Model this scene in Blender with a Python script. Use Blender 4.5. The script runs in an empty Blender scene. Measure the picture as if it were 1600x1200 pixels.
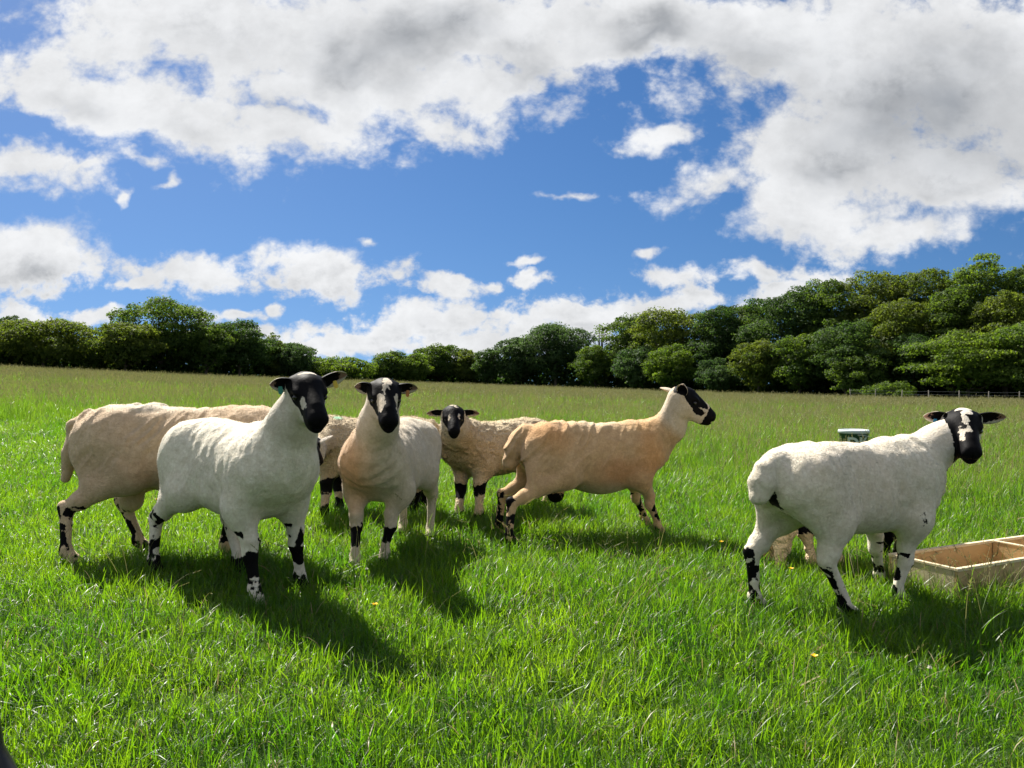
import bpy, math, random
import numpy as np
from mathutils import Vector, Matrix

random.seed(7)
RNG = np.random.default_rng(7)
SC = bpy.context.scene
COL = SC.collection

# ------------------------------------------------------------------ camera
FPX = 1209.0                       # focal length in pixels of the 1600 px wide frame
CAM = np.array([0.0, 0.0, 1.03])
PITCH = math.atan(15.0 / FPX)
cd = bpy.data.cameras.new('camera')
cd.sensor_width = 36.0
cd.lens = 36.0 * FPX / 1600.0
cd.clip_start = 0.05
cd.clip_end = 6000.0
cam = bpy.data.objects.new('camera', cd)
COL.objects.link(cam)
cam.location = CAM
cam.rotation_euler = (math.pi / 2 - PITCH, 0, 0)
SC.camera = cam

# ------------------------------------------------------------------ colour management / render
SC.view_settings.view_transform = 'Standard'
SC.view_settings.look = 'None'
SC.view_settings.gamma = 1.0
SC.view_settings.use_curve_mapping = False
SC.view_settings.exposure = 1.30
SC.render.engine = 'CYCLES'
SC.cycles.use_denoising = True
try:
    SC.cycles.denoiser = 'OPENIMAGEDENOISE'
except Exception:
    pass
SC.cycles.max_bounces = 6
SC.cycles.diffuse_bounces = 3
SC.cycles.glossy_bounces = 2
SC.cycles.transmission_bounces = 4
SC.cycles.transparent_max_bounces = 6
SC.cycles.sample_clamp_indirect = 4.0
SC.cycles.caustics_reflective = False
SC.cycles.caustics_refractive = False

# ------------------------------------------------------------------ sun and sky
SUN_EL = math.radians(47.0)
SUN_VEC = np.array([-0.60, 0.92])      # horizontal direction towards the sun (it stands ahead and to the left)
SUN_VEC = SUN_VEC / np.linalg.norm(SUN_VEC)
sd = bpy.data.lights.new('sun', 'SUN')
sd.energy = 5.0
sd.angle = math.radians(0.53)
sd.color = (1.0, 0.95, 0.86)
sun = bpy.data.objects.new('sun', sd)
COL.objects.link(sun)
to_sun = Vector((SUN_VEC[0] * math.cos(SUN_EL), SUN_VEC[1] * math.cos(SUN_EL), math.sin(SUN_EL)))
sun.rotation_euler = to_sun.to_track_quat('Z', 'Y').to_euler()
sun.location = (-30, 40, 60)

class NB:
    """small helper to wire shader nodes"""
    def __init__(self, tree):
        self.t = tree
        self.n = tree.nodes
    def add(self, kind, **kw):
        nd = self.n.new(kind)
        for k, v in kw.items():
            setattr(nd, k, v)
        return nd
    def put(self, sock, v):
        if v is None:
            return
        if hasattr(v, 'is_output') or isinstance(v, bpy.types.NodeSocket):
            self.t.links.new(v, sock)
        else:
            sock.default_value = v
    def math(self, op, a, b=None, c=None, clamp=False):
        nd = self.add('ShaderNodeMath', operation=op, use_clamp=clamp)
        self.put(nd.inputs[0], a)
        self.put(nd.inputs[1], b)
        self.put(nd.inputs[2], c)
        return nd.outputs[0]
    def vmath(self, op, a, b=None, s=None):
        nd = self.add('ShaderNodeVectorMath', operation=op)
        self.put(nd.inputs[0], a)
        self.put(nd.inputs[1], b)
        if s is not None:
            self.put(nd.inputs['Scale'], s)
        return nd.outputs['Value'] if op in ('LENGTH', 'DOT_PRODUCT', 'DISTANCE') else nd.outputs[0]
    def noise(self, vec, scale, detail=4.0, rough=0.55, lac=2.0, dist=0.0, dim='3D', color=False, ntype='FBM'):
        nd = self.add('ShaderNodeTexNoise', noise_dimensions=dim)
        if vec is not None:
            self.put(nd.inputs['Vector'], vec)
        nd.inputs['Scale'].default_value = scale
        nd.inputs['Detail'].default_value = detail
        nd.inputs['Roughness'].default_value = rough
        nd.inputs['Lacunarity'].default_value = lac
        nd.inputs['Distortion'].default_value = dist
        return nd.outputs['Color'] if color else nd.outputs[0]
    def smooth(self, v, a, b, lo=0.0, hi=1.0):
        nd = self.add('ShaderNodeMapRange', interpolation_type='SMOOTHSTEP')
        self.put(nd.inputs['Value'], v)
        self.put(nd.inputs['From Min'], a)
        self.put(nd.inputs['From Max'], b)
        self.put(nd.inputs['To Min'], lo)
        self.put(nd.inputs['To Max'], hi)
        return nd.outputs[0]
    def mix(self, fac, a, b, blend='MIX'):
        nd = self.add('ShaderNodeMix', data_type='RGBA', blend_type=blend)
        self.put(nd.inputs[0], fac)
        self.put(nd.inputs[6], a)
        self.put(nd.inputs[7], b)
        return nd.outputs[2]
    def rgb(self, c):
        nd = self.add('ShaderNodeRGB')
        nd.outputs[0].default_value = (c[0], c[1], c[2], 1)
        return nd.outputs[0]

def rgba(c):
    return (c[0], c[1], c[2], 1.0)

# clouds by direction: u = x/y, v = z/y; every entry is centre, radii and turn of one cloud body
PX = lambda x: (x - 800.0) / FPX
PY = lambda y: (585.0 - y) / FPX
CLOUDS = [  # px, py, rx, ry, turn(deg), weight
    (330, 40, 330, 150, -6, 1.15), (640, 60, 330, 165, 0, 1.3), (120, 130, 190, 78, -16, 1.0), (300, 190, 190, 82, -22, 1.0),
    (420, 205, 140, 66, -10, 1.0), (560, 110, 250, 100, -10, 1.1), (800, 95, 150, 78, 6, 1.1), (690, 190, 110, 45, -12, .8), (980, 30, 260, 80, 0, 1.2),
    (1190, 60, 150, 110, 20, 1.0), (1420, 110, 330, 190, -8, 1.35), (1300, 240, 240, 120, -8, 1.25), (1450, 290, 210, 85, 6, 1.1), (1240, 340, 150, 58, -14, 1.0), (1400, 362, 150, 34, 4, .9),
    (1090, 300, 100, 42, 8, .75), (1040, 208, 110, 22, 8, .7), (1590, 190, 200, 150, 0, 1.3), (1120, 160, 75, 60, 0, .6), 
    (60, 268, 110, 42, -14, .95), (140, 278, 60, 12, 16, .6), (-60, 300, 90, 30, 0, .9),
    (50, 395, 105, 52, -6, 1.0), (-40, 400, 100, 60, 0, 1.0),
    (300, 427, 115, 34, -2, 1.0), (225, 438, 60, 12, 6, .7), (500, 428, 100, 36, -7, 1.0), (445, 405, 55, 22, -4, .7),
    (695, 448, 56, 17, 0, .9), (825, 437, 38, 13, 0, 1.0), (827, 409, 26, 8, 0, .75), (580, 392, 24, 12, -10, .65), (625, 432, 28, 12, 30, .5), (765, 444, 20, 7, 0, .6),
    (690, 505, 150, 38, 4, 1.0), (900, 492, 150, 32, 6, 1.0), (1040, 470, 90, 24, 10, .9), (560, 535, 160, 24, 5, .85), (760, 530, 260, 30, 0, .9), (470, 525, 70, 20, 8, .75),
    (1075, 430, 66, 15, -6, .75), (1185, 432, 60, 18, -8, .8), (1255, 436, 50, 16, -10, .75), (1230, 460, 60, 18, 10, .7),
    (35, 485, 62, 24, -10, .95), (145, 484, 50, 15, 0, .85), (385, 490, 30, 10, 0, .8), (433, 483, 14, 12, 0, .7), (330, 492, 20, 12, 0, .5), (410, 517, 30, 10, 0, .6),
    (900, 305, 46, 9, -4, .55), (195, 327, 15, 9, 40, .55), (1012, 403, 26, 7, 12, .5), (270, 290, 30, 9, 40, .5), (255, 262, 40, 12, 0, .5),
]
GREYS = [  # thick, shaded parts of the large clouds
    (640, 75, 190, 85, 0, 1.0), (560, 95, 120, 60, -10, .8), (1010, 40, 160, 60, 0, .85), (1430, 180, 320, 170, -8, 1.05), (1200, 60, 190, 100, 10, .7), (1330, 255, 160, 35, 0, .8), (1560, 260, 150, 60, 0, .7),
    (440, 165, 100, 40, -20, .6), (60, 410, 80, 22, 0, .55), (820, 120, 110, 55, 0, .55), (1250, 90, 120, 70, 0, .55), (170, 160, 90, 35, -16, .4),
]

def build_world():
    w = bpy.data.worlds.new('World')
    SC.world = w
    w.use_nodes = True
    t = w.node_tree
    t.nodes.clear()
    b = NB(t)
    sky = b.add('ShaderNodeTexSky', sky_type='NISHITA')
    sky.sun_disc = False
    sky.sun_elevation = SUN_EL
    sky.sun_rotation = math.atan2(SUN_VEC[0], SUN_VEC[1])
    sky.altitude = 100
    sky.air_density = 1.0
    sky.dust_density = 0.25
    sky.ozone_density = 3.0
    geo = b.add('ShaderNodeTexCoord').outputs['Generated']
    # clear air: read the sky a little above the true horizon so that its lowest band stays pale blue
    up = b.vmath('MULTIPLY_ADD', geo, (1, 1, .85))
    up.node.inputs[2].default_value = (0, 0, .17)
    t.links.new(b.vmath('NORMALIZE', up), sky.inputs['Vector'])
    sep = b.add('ShaderNodeSeparateXYZ')
    t.links.new(geo, sep.inputs[0])
    x, y, z = sep.outputs
    ys = b.math('MAXIMUM', y, 0.02)
    u = b.math('DIVIDE', x, ys)
    v = b.math('DIVIDE', z, ys)
    cmb = b.add('ShaderNodeCombineXYZ')
    t.links.new(u, cmb.inputs[0])
    t.links.new(v, cmb.inputs[1])
    uv = cmb.outputs[0]
    pc = b.vmath('MULTIPLY', uv, (2.0, 2.5, 1.0))
    class _P: outputs = [pc]
    pc = _P
    warp = b.vmath('SUBTRACT', b.noise(pc.outputs[0], 2.2, 5.0, 0.6, color=True), (0.5, 0.5, 0.5))
    vv = b.math('ADD', b.math('MAXIMUM', v, 0.0), 0.10)
    warp_amt = b.math('MULTIPLY', vv, 0.42)
    uvw = b.vmath('ADD', uv, b.vmath('SCALE', warp, s=warp_amt))
    uvw = b.vmath('MULTIPLY', uvw, (1, 1, 0))

    def field(items, vec, smoothk, start=0.0):
        acc = None
        sp = b.add('ShaderNodeSeparateXYZ')
        t.links.new(vec, sp.inputs[0])
        for (px, py, rx, ry, rot, wt) in items:
            mp = b.add('ShaderNodeMapping', vector_type='TEXTURE')
            # the running maximum rides along in the (ignored) third coordinate, which makes the nodes run one after another
            cv = b.add('ShaderNodeCombineXYZ')
            t.links.new(sp.outputs[0], cv.inputs[0]); t.links.new(sp.outputs[1], cv.inputs[1])
            b.put(cv.inputs[2], acc if acc is not None else start)
            t.links.new(cv.outputs[0], mp.inputs['Vector'])
            mp.inputs['Location'].default_value = (PX(px), PY(py), 0)
            mp.inputs['Rotation'].default_value = (0, 0, math.radians(rot))
            mp.inputs['Scale'].default_value = (rx / FPX, ry / FPX, 1e6)
            ln = b.vmath('LENGTH', mp.outputs[0])
            f = b.math('MULTIPLY_ADD', ln, -wt, wt)
            if acc is None:
                acc = f
            else:
                nd = b.add('ShaderNodeMath', operation='SMOOTH_MAX')
                t.links.new(acc, nd.inputs[0])
                t.links.new(f, nd.inputs[1])
                nd.inputs[2].default_value = smoothk
                acc = nd.outputs[0]
        return acc
    F = field(CLOUDS, uvw, 0.25)
    Fup = field(CLOUDS, b.vmath('ADD', uvw, (-0.006, 0.017, 0)), 0.25, F)
    under = b.smooth(b.math('SUBTRACT', Fup, F), -0.12, 0.50)
    F = b.math('MAXIMUM', F, -1.0)
    G = b.math('MAXIMUM', field(GREYS, uvw, 0.3, under), 0.0)
    # away from the photographed part of the sky the same broken cloud goes on
    gen = b.noise(b.vmath('MULTIPLY', geo, (1, 1, 2.2)), 2.2, 6.0, 0.58)
    Fg = b.math('MULTIPLY_ADD', gen, 5.0, -2.25)
    out1 = b.smooth(b.math('ABSOLUTE', u), 0.78, 1.05)
    out2 = b.smooth(v, 0.56, 0.80)
    out3 = b.smooth(y, 0.30, 0.05)
    outm = b.math('MAXIMUM', b.math('MAXIMUM', out1, out2), out3)
    mixf = b.add('ShaderNodeMix', data_type='FLOAT')
    t.links.new(outm, mixf.inputs[0]); t.links.new(F, mixf.inputs[2]); t.links.new(Fg, mixf.inputs[3])
    F = mixf.outputs[0]
    nfine = b.noise(pc.outputs[0], 4.2, 11.0, 0.64, dist=0.12)
    nsoft = b.noise(pc.outputs[0], 3.0, 3.0, 0.5)
    nsmall = b.noise(pc.outputs[0], 10.0, 9.0, 0.60)
    nmx = b.add('ShaderNodeMix', data_type='FLOAT')
    t.links.new(b.smooth(v, 0.24, 0.10), nmx.inputs[0]); t.links.new(nfine, nmx.inputs[2]); t.links.new(nsmall, nmx.inputs[3])
    # rounded puffs: distance to scattered centres, in octaves
    def puff(scale):
        vo = b.add('ShaderNodeTexVoronoi', feature='F1', normalize=True)
        wv = b.vmath('ADD', pc.outputs[0], b.vmath('SCALE', warp, s=0.16))
        t.links.new(wv, vo.inputs['Vector'])
        vo.inputs['Scale'].default_value = scale
        vo.inputs['Detail'].default_value = 3.0
        vo.inputs['Roughness'].default_value = 0.55
        vo.inputs['Lacunarity'].default_value = 2.3
        return vo.outputs['Distance']
    pmx = b.add('ShaderNodeMix', data_type='FLOAT')
    t.links.new(b.smooth(v, 0.24, 0.10), pmx.inputs[0]); t.links.new(puff(7.0), pmx.inputs[2]); t.links.new(puff(17.0), pmx.inputs[3])
    pf = b.math('MULTIPLY_ADD', pmx.outputs[0], -1.9, 0.47)
    nf = b.math('ADD', b.math('ADD', b.math('MULTIPLY_ADD', nmx.outputs[0], 2.3, -1.17), pf), b.math('MULTIPLY', b.smooth(v, 0.22, 0.10), 0.14))
    D = b.math('ADD', F, nf)
    alpha = b.smooth(D, -0.26, 0.42)
    alpha = b.math('POWER', alpha, 1.15)
    # brightness: bright where thin and sunlit, grey where deep
    thick = b.smooth(D, 0.25, 1.35)
    # billows: compare the cloud with itself a step nearer the sun (up and to the left)
    off = b.vmath('ADD', pc.outputs[0], (-0.035, 0.06, 0))
    nsun = b.noise(off, 4.2, 6.0, 0.60)
    ridge = b.smooth(b.math('SUBTRACT', nsun, nfine), -0.02, 0.20)
    und = b.math('MULTIPLY', under, b.math('MULTIPLY', b.smooth(D, 0.1, 0.8), 0.34))
    gre = b.math('ADD', b.math('ADD', und, b.math('MULTIPLY', thick, b.math('MULTIPLY_ADD', ridge, 0.36, 0.16))), b.math('MULTIPLY', b.smooth(G, 0.0, 1.05), 0.80))
    mott = b.math('MULTIPLY_ADD', b.smooth(nsoft, 0.25, 0.75), 0.55, 0.55)
    gre = b.math('MULTIPLY', gre, mott, clamp=True)
    lit = b.math('MULTIPLY_ADD', b.smooth(nfine, 0.35, 0.68), 0.20, 0.82)
    bright = b.rgb((7.5, 7.6, 7.75))
    grey = b.rgb((2.75, 2.95, 3.25))
    ccol = b.mix(gre, bright, grey)
    ccol = b.vmath('SCALE', ccol, s=lit)
    hs = b.add('ShaderNodeHueSaturation')
    hs.inputs['Hue'].default_value = 0.505
    hs.inputs['Saturation'].default_value = 1.28
    hs.inputs['Value'].default_value = 0.80
    t.links.new(sky.outputs[0], hs.inputs['Color'])
    colr = b.mix(alpha, hs.outputs[0], ccol)
    bg = b.add('ShaderNodeBackground')
    t.links.new(colr, bg.inputs['Color'])
    bg.inputs['Strength'].default_value = 0.05
    o = b.add('ShaderNodeOutputWorld')
    t.links.new(bg.outputs[0], o.inputs['Surface'])
    w.cycles.sampling_method = 'MANUAL'
    w.cycles.sample_map_resolution = 512
build_world()

# ------------------------------------------------------------------ shared helpers
def tag(o, label=None, cat=None, group=None, kind=None):
    if label: o['label'] = label
    if cat: o['category'] = cat
    if group: o['group'] = group
    if kind: o['kind'] = kind
    return o

def mesh_obj(name, verts, faces, mat=None, parent=None, smooth=True, link=True):
    me = bpy.data.meshes.new(name)
    verts = np.asarray(verts, dtype=np.float32)
    faces = np.asarray(faces, dtype=np.int32)
    me.vertices.add(len(verts))
    me.vertices.foreach_set('co', verts.ravel())
    k = faces.shape[1]
    me.loops.add(faces.size)
    me.loops.foreach_set('vertex_index', faces.ravel())
    me.polygons.add(len(faces))
    me.polygons.foreach_set('loop_start', np.arange(0, faces.size, k, dtype=np.int32))
    me.polygons.foreach_set('loop_total', np.full(len(faces), k, dtype=np.int32))
    me.polygons.foreach_set('use_smooth', np.full(len(faces), smooth, dtype=bool))
    me.update(calc_edges=True)
    me.validate()
    o = bpy.data.objects.new(name, me)
    if mat is not None:
        for m in (mat if isinstance(mat, (list, tuple)) else [mat]):
            me.materials.append(m)
    if link:
        COL.objects.link(o)
    if parent is not None:
        o.parent = parent
    return o

def poly_obj(name, verts, faces, mat=None, parent=None, smooth=False):
    me = bpy.data.meshes.new(name)
    me.from_pydata([tuple(map(float, v)) for v in verts], [], [tuple(int(i) for i in f) for f in faces])
    me.update()
    if smooth:
        me.polygons.foreach_set('use_smooth', [True] * len(me.polygons))
    if mat is not None:
        me.materials.append(mat)
    o = bpy.data.objects.new(name, me)
    COL.objects.link(o)
    if parent is not None:
        o.parent = parent
    return o

def fattr(me, name, vals):
    a = me.attributes.new(name, 'FLOAT', 'POINT')
    a.data.foreach_set('value', np.asarray(vals, dtype=np.float32).ravel())

def cattr(me, name, cols):
    a = me.attributes.new(name, 'FLOAT_COLOR', 'POINT')
    c = np.ones((len(cols), 4), dtype=np.float32)
    c[:, :3] = cols
    a.data.foreach_set('color', c.ravel())

def ground(x, y):
    """height of the field: it falls away to the right and a little with distance"""
    x = np.asarray(x, dtype=float); y = np.asarray(y, dtype=float)
    yp = np.maximum(y, 0.0)
    xe = np.clip(x, -1.2 * (yp + 12), 1.2 * (yp + 12))
    z = -0.0124 * yp - 0.0313 * xe + 0.0171 * xe * xe / (yp + 6.0)
    z = z + 0.02 * np.sin(x * 0.9 + 0.5) * np.sin(y * 0.7 + 1.0) * np.clip((yp - 5) / 6, 0, 1)
    far = np.clip((np.hypot(x, y) - 135.0) / 400.0, 0, 5)
    return z - 18.0 * far

def ray(px, py):
    a = (px - 800.0) / FPX
    c = (600.0 - py) / FPX
    s, co = math.sin(PITCH), math.cos(PITCH)
    return np.array([a, co + c * s, -s + c * co])

def at(px, py, depth):
    """world point on the line of sight through a pixel of the photograph, at a depth along +Y"""
    r = ray(px, py)
    return CAM + r * (depth / r[1])

def on_ground(px, py):
    r = ray(px, py)
    t = 4.0
    for _ in range(60):
        p = CAM + r * t
        g = float(ground(p[0], p[1]))
        t += (g - p[2]) / r[2] * 0.9
    p = CAM + r * t
    return np.array([p[0], p[1], float(ground(p[0], p[1]))])

def hash3(ix, iy, iz, seed):
    h = (ix * 374761393 + iy * 668265263 + iz * 2147483647 + seed * 1274126177).astype(np.int64)
    h = (h ^ (h >> 13)) * 1274126177
    h = h ^ (h >> 16)
    return (h & 0xFFFF).astype(np.float32) / 65535.0

def vnoise(p, freq, seed=0):
    """smooth value noise in -1..1 for an array of points (...,3); freq may be a 3-vector"""
    q = p * np.asarray(freq)
    i = np.floor(q).astype(np.int64)
    f = (q - i).astype(np.float32)
    f = f * f * (3 - 2 * f)
    r = 0
    for dx in (0, 1):
        wx = f[..., 0] if dx else 1 - f[..., 0]
        for dy in (0, 1):
            wy = f[..., 1] if dy else 1 - f[..., 1]
            for dz in (0, 1):
                wz = f[..., 2] if dz else 1 - f[..., 2]
                r = r + wx * wy * wz * hash3(i[..., 0] + dx, i[..., 1] + dy, i[..., 2] + dz, seed)
    return r * 2 - 1
# ------------------------------------------------------------------ the ground
def make_ground():
    ys = np.concatenate([np.linspace(-30, -2, 15), np.linspace(-1, 20, 64), np.geomspace(20.6, 160, 60), np.geomspace(170, 2500, 24)])
    xs_pos = np.concatenate([np.linspace(0, 12, 30), np.geomspace(12.6, 2500, 60)])
    xs = np.concatenate([-xs_pos[::-1], xs_pos[1:]])
    X, Y = np.meshgrid(xs, ys, indexing='ij')
    Z = ground(X, Y)
    n, m = X.shape
    V = np.stack([X, Y, Z], -1).reshape(-1, 3)
    idx = np.arange(n * m).reshape(n, m)
    F = np.stack([idx[:-1, :-1], idx[1:, :-1], idx[1:, 1:], idx[:-1, 1:]], -1).reshape(-1, 4)
    mat = bpy.data.materials.new('field_soil')
    mat.use_nodes = True
    t = mat.node_tree
    b = NB(t)
    bs = t.nodes['Principled BSDF']
    geo = b.add('ShaderNodeNewGeometry').outputs['Position']
    n1 = b.noise(geo, 0.6, 5.0, 0.6)
    n2 = b.noise(geo, 45.0, 4.0, 0.7)
    c = b.mix(b.smooth(n1, 0.35, 0.65), rgba((0.030, 0.060, 0.010)), rgba((0.055, 0.095, 0.018)))
    c = b.mix(b.smooth(n2, 0.45, 0.7), c, rgba((0.030, 0.026, 0.012)))
    t.links.new(c, bs.inputs['Base Color'])
    bs.inputs['Roughness'].default_value = 0.95
    bmp = b.add('ShaderNodeBump')
    bmp.inputs['Strength'].default_value = 0.6
    bmp.inputs['Distance'].default_value = 0.02
    t.links.new(n2, bmp.inputs['Height'])
    t.links.new(bmp.outputs[0], bs.inputs['Normal'])
    o = mesh_obj('field_ground', V, F, mat)
    tag(o, kind='structure')
make_ground()
# ------------------------------------------------------------------ sheep
class Field:
    """a distance field on a regular grid, grown by smooth unions and turned into one closed skin"""
    def __init__(self, lo, hi, h):
        self.h = h
        self.lo = np.array(lo, dtype=np.float32)
        self.n = np.ceil((np.array(hi) - self.lo) / h).astype(int) + 1
        self.f = np.full(self.n, 1.0, dtype=np.float32)
        self.ax = [self.lo[i] + h * np.arange(self.n[i], dtype=np.float32) for i in range(3)]
    def box(self, lo, hi):
        s = []
        for i in range(3):
            a = int(max(0, math.floor((lo[i] - self.lo[i]) / self.h)))
            b = int(min(self.n[i], math.ceil((hi[i] - self.lo[i]) / self.h) + 1))
            if b <= a:
                return None
            s.append(slice(a, b))
        return tuple(s)
    def pts(self, s):
        return np.stack(np.meshgrid(self.ax[0][s[0]], self.ax[1][s[1]], self.ax[2][s[2]], indexing='ij'), -1)
    def union(self, s, d, k):
        a = self.f[s]
        if k > 0:
            hh = np.maximum(k - np.abs(a - d), 0) / k
            self.f[s] = np.minimum(a, d) - hh * hh * k * 0.25
        else:
            self.f[s] = np.minimum(a, d)
    def cut(self, s, d, k):
        a = self.f[s]
        d = -d
        hh = np.maximum(k - np.abs(a - d), 0) / k
        self.f[s] = np.maximum(a, d) + hh * hh * k * 0.25
    def cone(self, a, b, ra, rb, k=0.03, sq=None):
        """tapered round limb; sq = (axis, factor) flattens it across that axis"""
        a = np.asarray(a, float); b = np.asarray(b, float)
        m = max(ra, rb) * (max(1.0, sq[1]) if sq else 1.0) + k + 2 * self.h
        s = self.box(np.minimum(a, b) - m, np.maximum(a, b) + m)
        if s is None: return
        P = self.pts(s)
        ab = (b - a).astype(np.float32)
        L2 = float(ab @ ab) + 1e-9
        t = np.clip(((P - a.astype(np.float32)) @ ab) / L2, 0, 1)
        v = P - (a.astype(np.float32) + t[..., None] * ab)
        if sq is not None:
            ax = np.asarray(sq[0], dtype=np.float32)
            c = v @ ax
            v = v + (c * (1.0 / sq[1] - 1.0))[..., None] * ax
        d = np.sqrt((v * v).sum(-1)) - (ra + (rb - ra) * t)
        self.union(s, d, k)
    def ell(self, c, r, R=None, k=0.03, cut=False):
        c = np.asarray(c, float); r = np.asarray(r, float)
        m = r.max() + k + 2 * self.h
        s = self.box(c - m, c + m)
        if s is None: return
        P = self.pts(s) - c.astype(np.float32)
        if R is not None:
            P = P @ np.asarray(R, dtype=np.float32)
        q = P / r.astype(np.float32)
        k0 = np.sqrt((q * q).sum(-1)) + 1e-6
        q2 = P / (r * r).astype(np.float32)
        k1 = np.sqrt((q2 * q2).sum(-1)) + 1e-6
        d = k0 * (k0 - 1) / k1
        if cut: self.cut(s, d, k)
        else: self.union(s, d, k)
    def torso(self, st, k=0.03, ex=2.25):
        st = np.asarray(st, float)
        xs = st[:, 0]
        s = self.box((xs[0] - .06, -.34, st[:, 2].min() - .08), (xs[-1] + .06, .34, st[:, 1].max() + .08))
        P = self.pts(s)
        xg = self.ax[0][s[0]]
        def cub(col):
            # monotone-ish cubic through the stations
            y = st[:, col]
            m = np.gradient(y, xs)
            i = np.clip(np.searchsorted(xs, xg) - 1, 0, len(xs) - 2)
            hh = xs[i + 1] - xs[i]
            t = np.clip((xg - xs[i]) / hh, 0, 1)
            return ((2*t**3 - 3*t**2 + 1) * y[i] + (t**3 - 2*t**2 + t) * hh * m[i] + (-2*t**3 + 3*t**2) * y[i+1] + (t**3 - t**2) * hh * m[i+1])
        top, bot, w = cub(1), cub(2), np.maximum(cub(3), .02)
        c = (top + bot) / 2
        hh = np.maximum((top - bot) / 2, .02)
        c, hh, w = [np.asarray(q, dtype=np.float32)[:, None, None] for q in (c, hh, w)]
        zz = (P[..., 2] - c) / hh
        # the barrel is widest a little below its middle
        yy = np.abs(P[..., 1]) / (w * (1.0 - 0.16 * np.clip(zz, -0.6, 1.0)))
        rr = (yy ** ex + np.abs(zz) ** ex) ** (1.0 / ex)
        d = (rr - 1) * np.minimum(w, hh) * 0.92
        xe = np.maximum(xs[0] - P[..., 0], P[..., 0] - xs[-1])
        d = np.where(xe > 0, np.sqrt(np.maximum(d, 0) ** 2 + xe ** 2) + np.minimum(d, 0) * 0, np.maximum(d, xe))
        self.union(s, d.astype(np.float32), k)
    def rough(self, fn, band=0.05):
        """add fn(points) to the field close to the skin"""
        m = np.abs(self.f) < band
        idx = np.argwhere(m)
        P = self.lo + idx.astype(np.float32) * self.h
        self.f[m] += fn(P).astype(np.float32)
    def skin(self):
        f = self.f
        sgn = f < 0
        n = np.array(f.shape) - 1
        cs = np.zeros(n, dtype=np.int8)
        corners = [(i, j, k) for i in (0, 1) for j in (0, 1) for k in (0, 1)]
        for (i, j, k) in corners:
            cs += sgn[i:i + n[0], j:j + n[1], k:k + n[2]]
        act = (cs > 0) & (cs < 8)
        cells = np.argwhere(act)
        vid = np.full(n, -1, dtype=np.int64)
        vid[act] = np.arange(len(cells))
        acc = np.zeros((len(cells), 3)); cnt = np.zeros(len(cells))
        val = {c: f[cells[:, 0] + c[0], cells[:, 1] + c[1], cells[:, 2] + c[2]].astype(float) for c in corners}
        for c in corners:
            for ax in range(3):
                if c[ax]: continue
                e = list(c); e[ax] = 1; e = tuple(e)
                a, b = val[c], val[e]
                x = (a < 0) != (b < 0)
                t = np.where(x, a / np.where(x, a - b, 1), 0)
                p = np.array(c, float)[None, :].repeat(len(cells), 0)
                p[:, ax] += t
                acc += p * x[:, None]; cnt += x
        V = self.lo + (cells + acc / cnt[:, None]) * self.h
        F = []
        for ax in range(3):
            a1, a2 = (ax + 1) % 3, (ax + 2) % 3
            A = sgn
            sl0 = [slice(None)] * 3; sl1 = [slice(None)] * 3
            sl0[ax] = slice(0, -1); sl1[ax] = slice(1, None)
            ch = A[tuple(sl0)] != A[tuple(sl1)]
            E = np.argwhere(ch)
            ok = (E[:, a1] >= 1) & (E[:, a2] >= 1) & (E[:, a1] < n[a1]) & (E[:, a2] < n[a2])
            E = E[ok]
            inside_first = A[tuple(sl0)][E[:, 0], E[:, 1], E[:, 2]]
            def cell(d1, d2):
                q = E.copy(); q[:, a1] -= d1; q[:, a2] -= d2
                return vid[q[:, 0], q[:, 1], q[:, 2]]
            quad = np.stack([cell(1, 1), cell(0, 1), cell(0, 0), cell(1, 0)], -1)
            quad[~inside_first] = quad[~inside_first][:, ::-1]
            F.append(quad)
        F = np.concatenate(F)
        F = F[(F >= 0).all(1)]
        return V.astype(np.float32), F

def smooth_mesh(V, F, it=2, lam=0.5):
    E = np.concatenate([F[:, [0, 1]], F[:, [1, 2]], F[:, [2, 3]], F[:, [3, 0]]])
    n = len(V)
    deg = np.bincount(E[:, 0], minlength=n) + np.bincount(E[:, 1], minlength=n)
    for i in range(it):
        S = np.stack([np.bincount(E[:, 0], weights=V[E[:, 1], k], minlength=n) + np.bincount(E[:, 1], weights=V[E[:, 0], k], minlength=n) for k in range(3)], -1)
        L = S / np.maximum(deg, 1)[:, None] - V
        V = V + (lam if i % 2 == 0 else -lam * 0.85) * L
    return V.astype(np.float32)

def vert_normals(V, F):
    fn = np.cross(V[F[:, 2]] - V[F[:, 0]], V[F[:, 3]] - V[F[:, 1]])
    N = np.zeros_like(V)
    for k in range(4):
        for a in range(3):
            N[:, a] += np.bincount(F[:, k], weights=fn[:, a], minlength=len(V))
    return N / (np.linalg.norm(N, axis=1, keepdims=True) + 1e-9), fn

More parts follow.
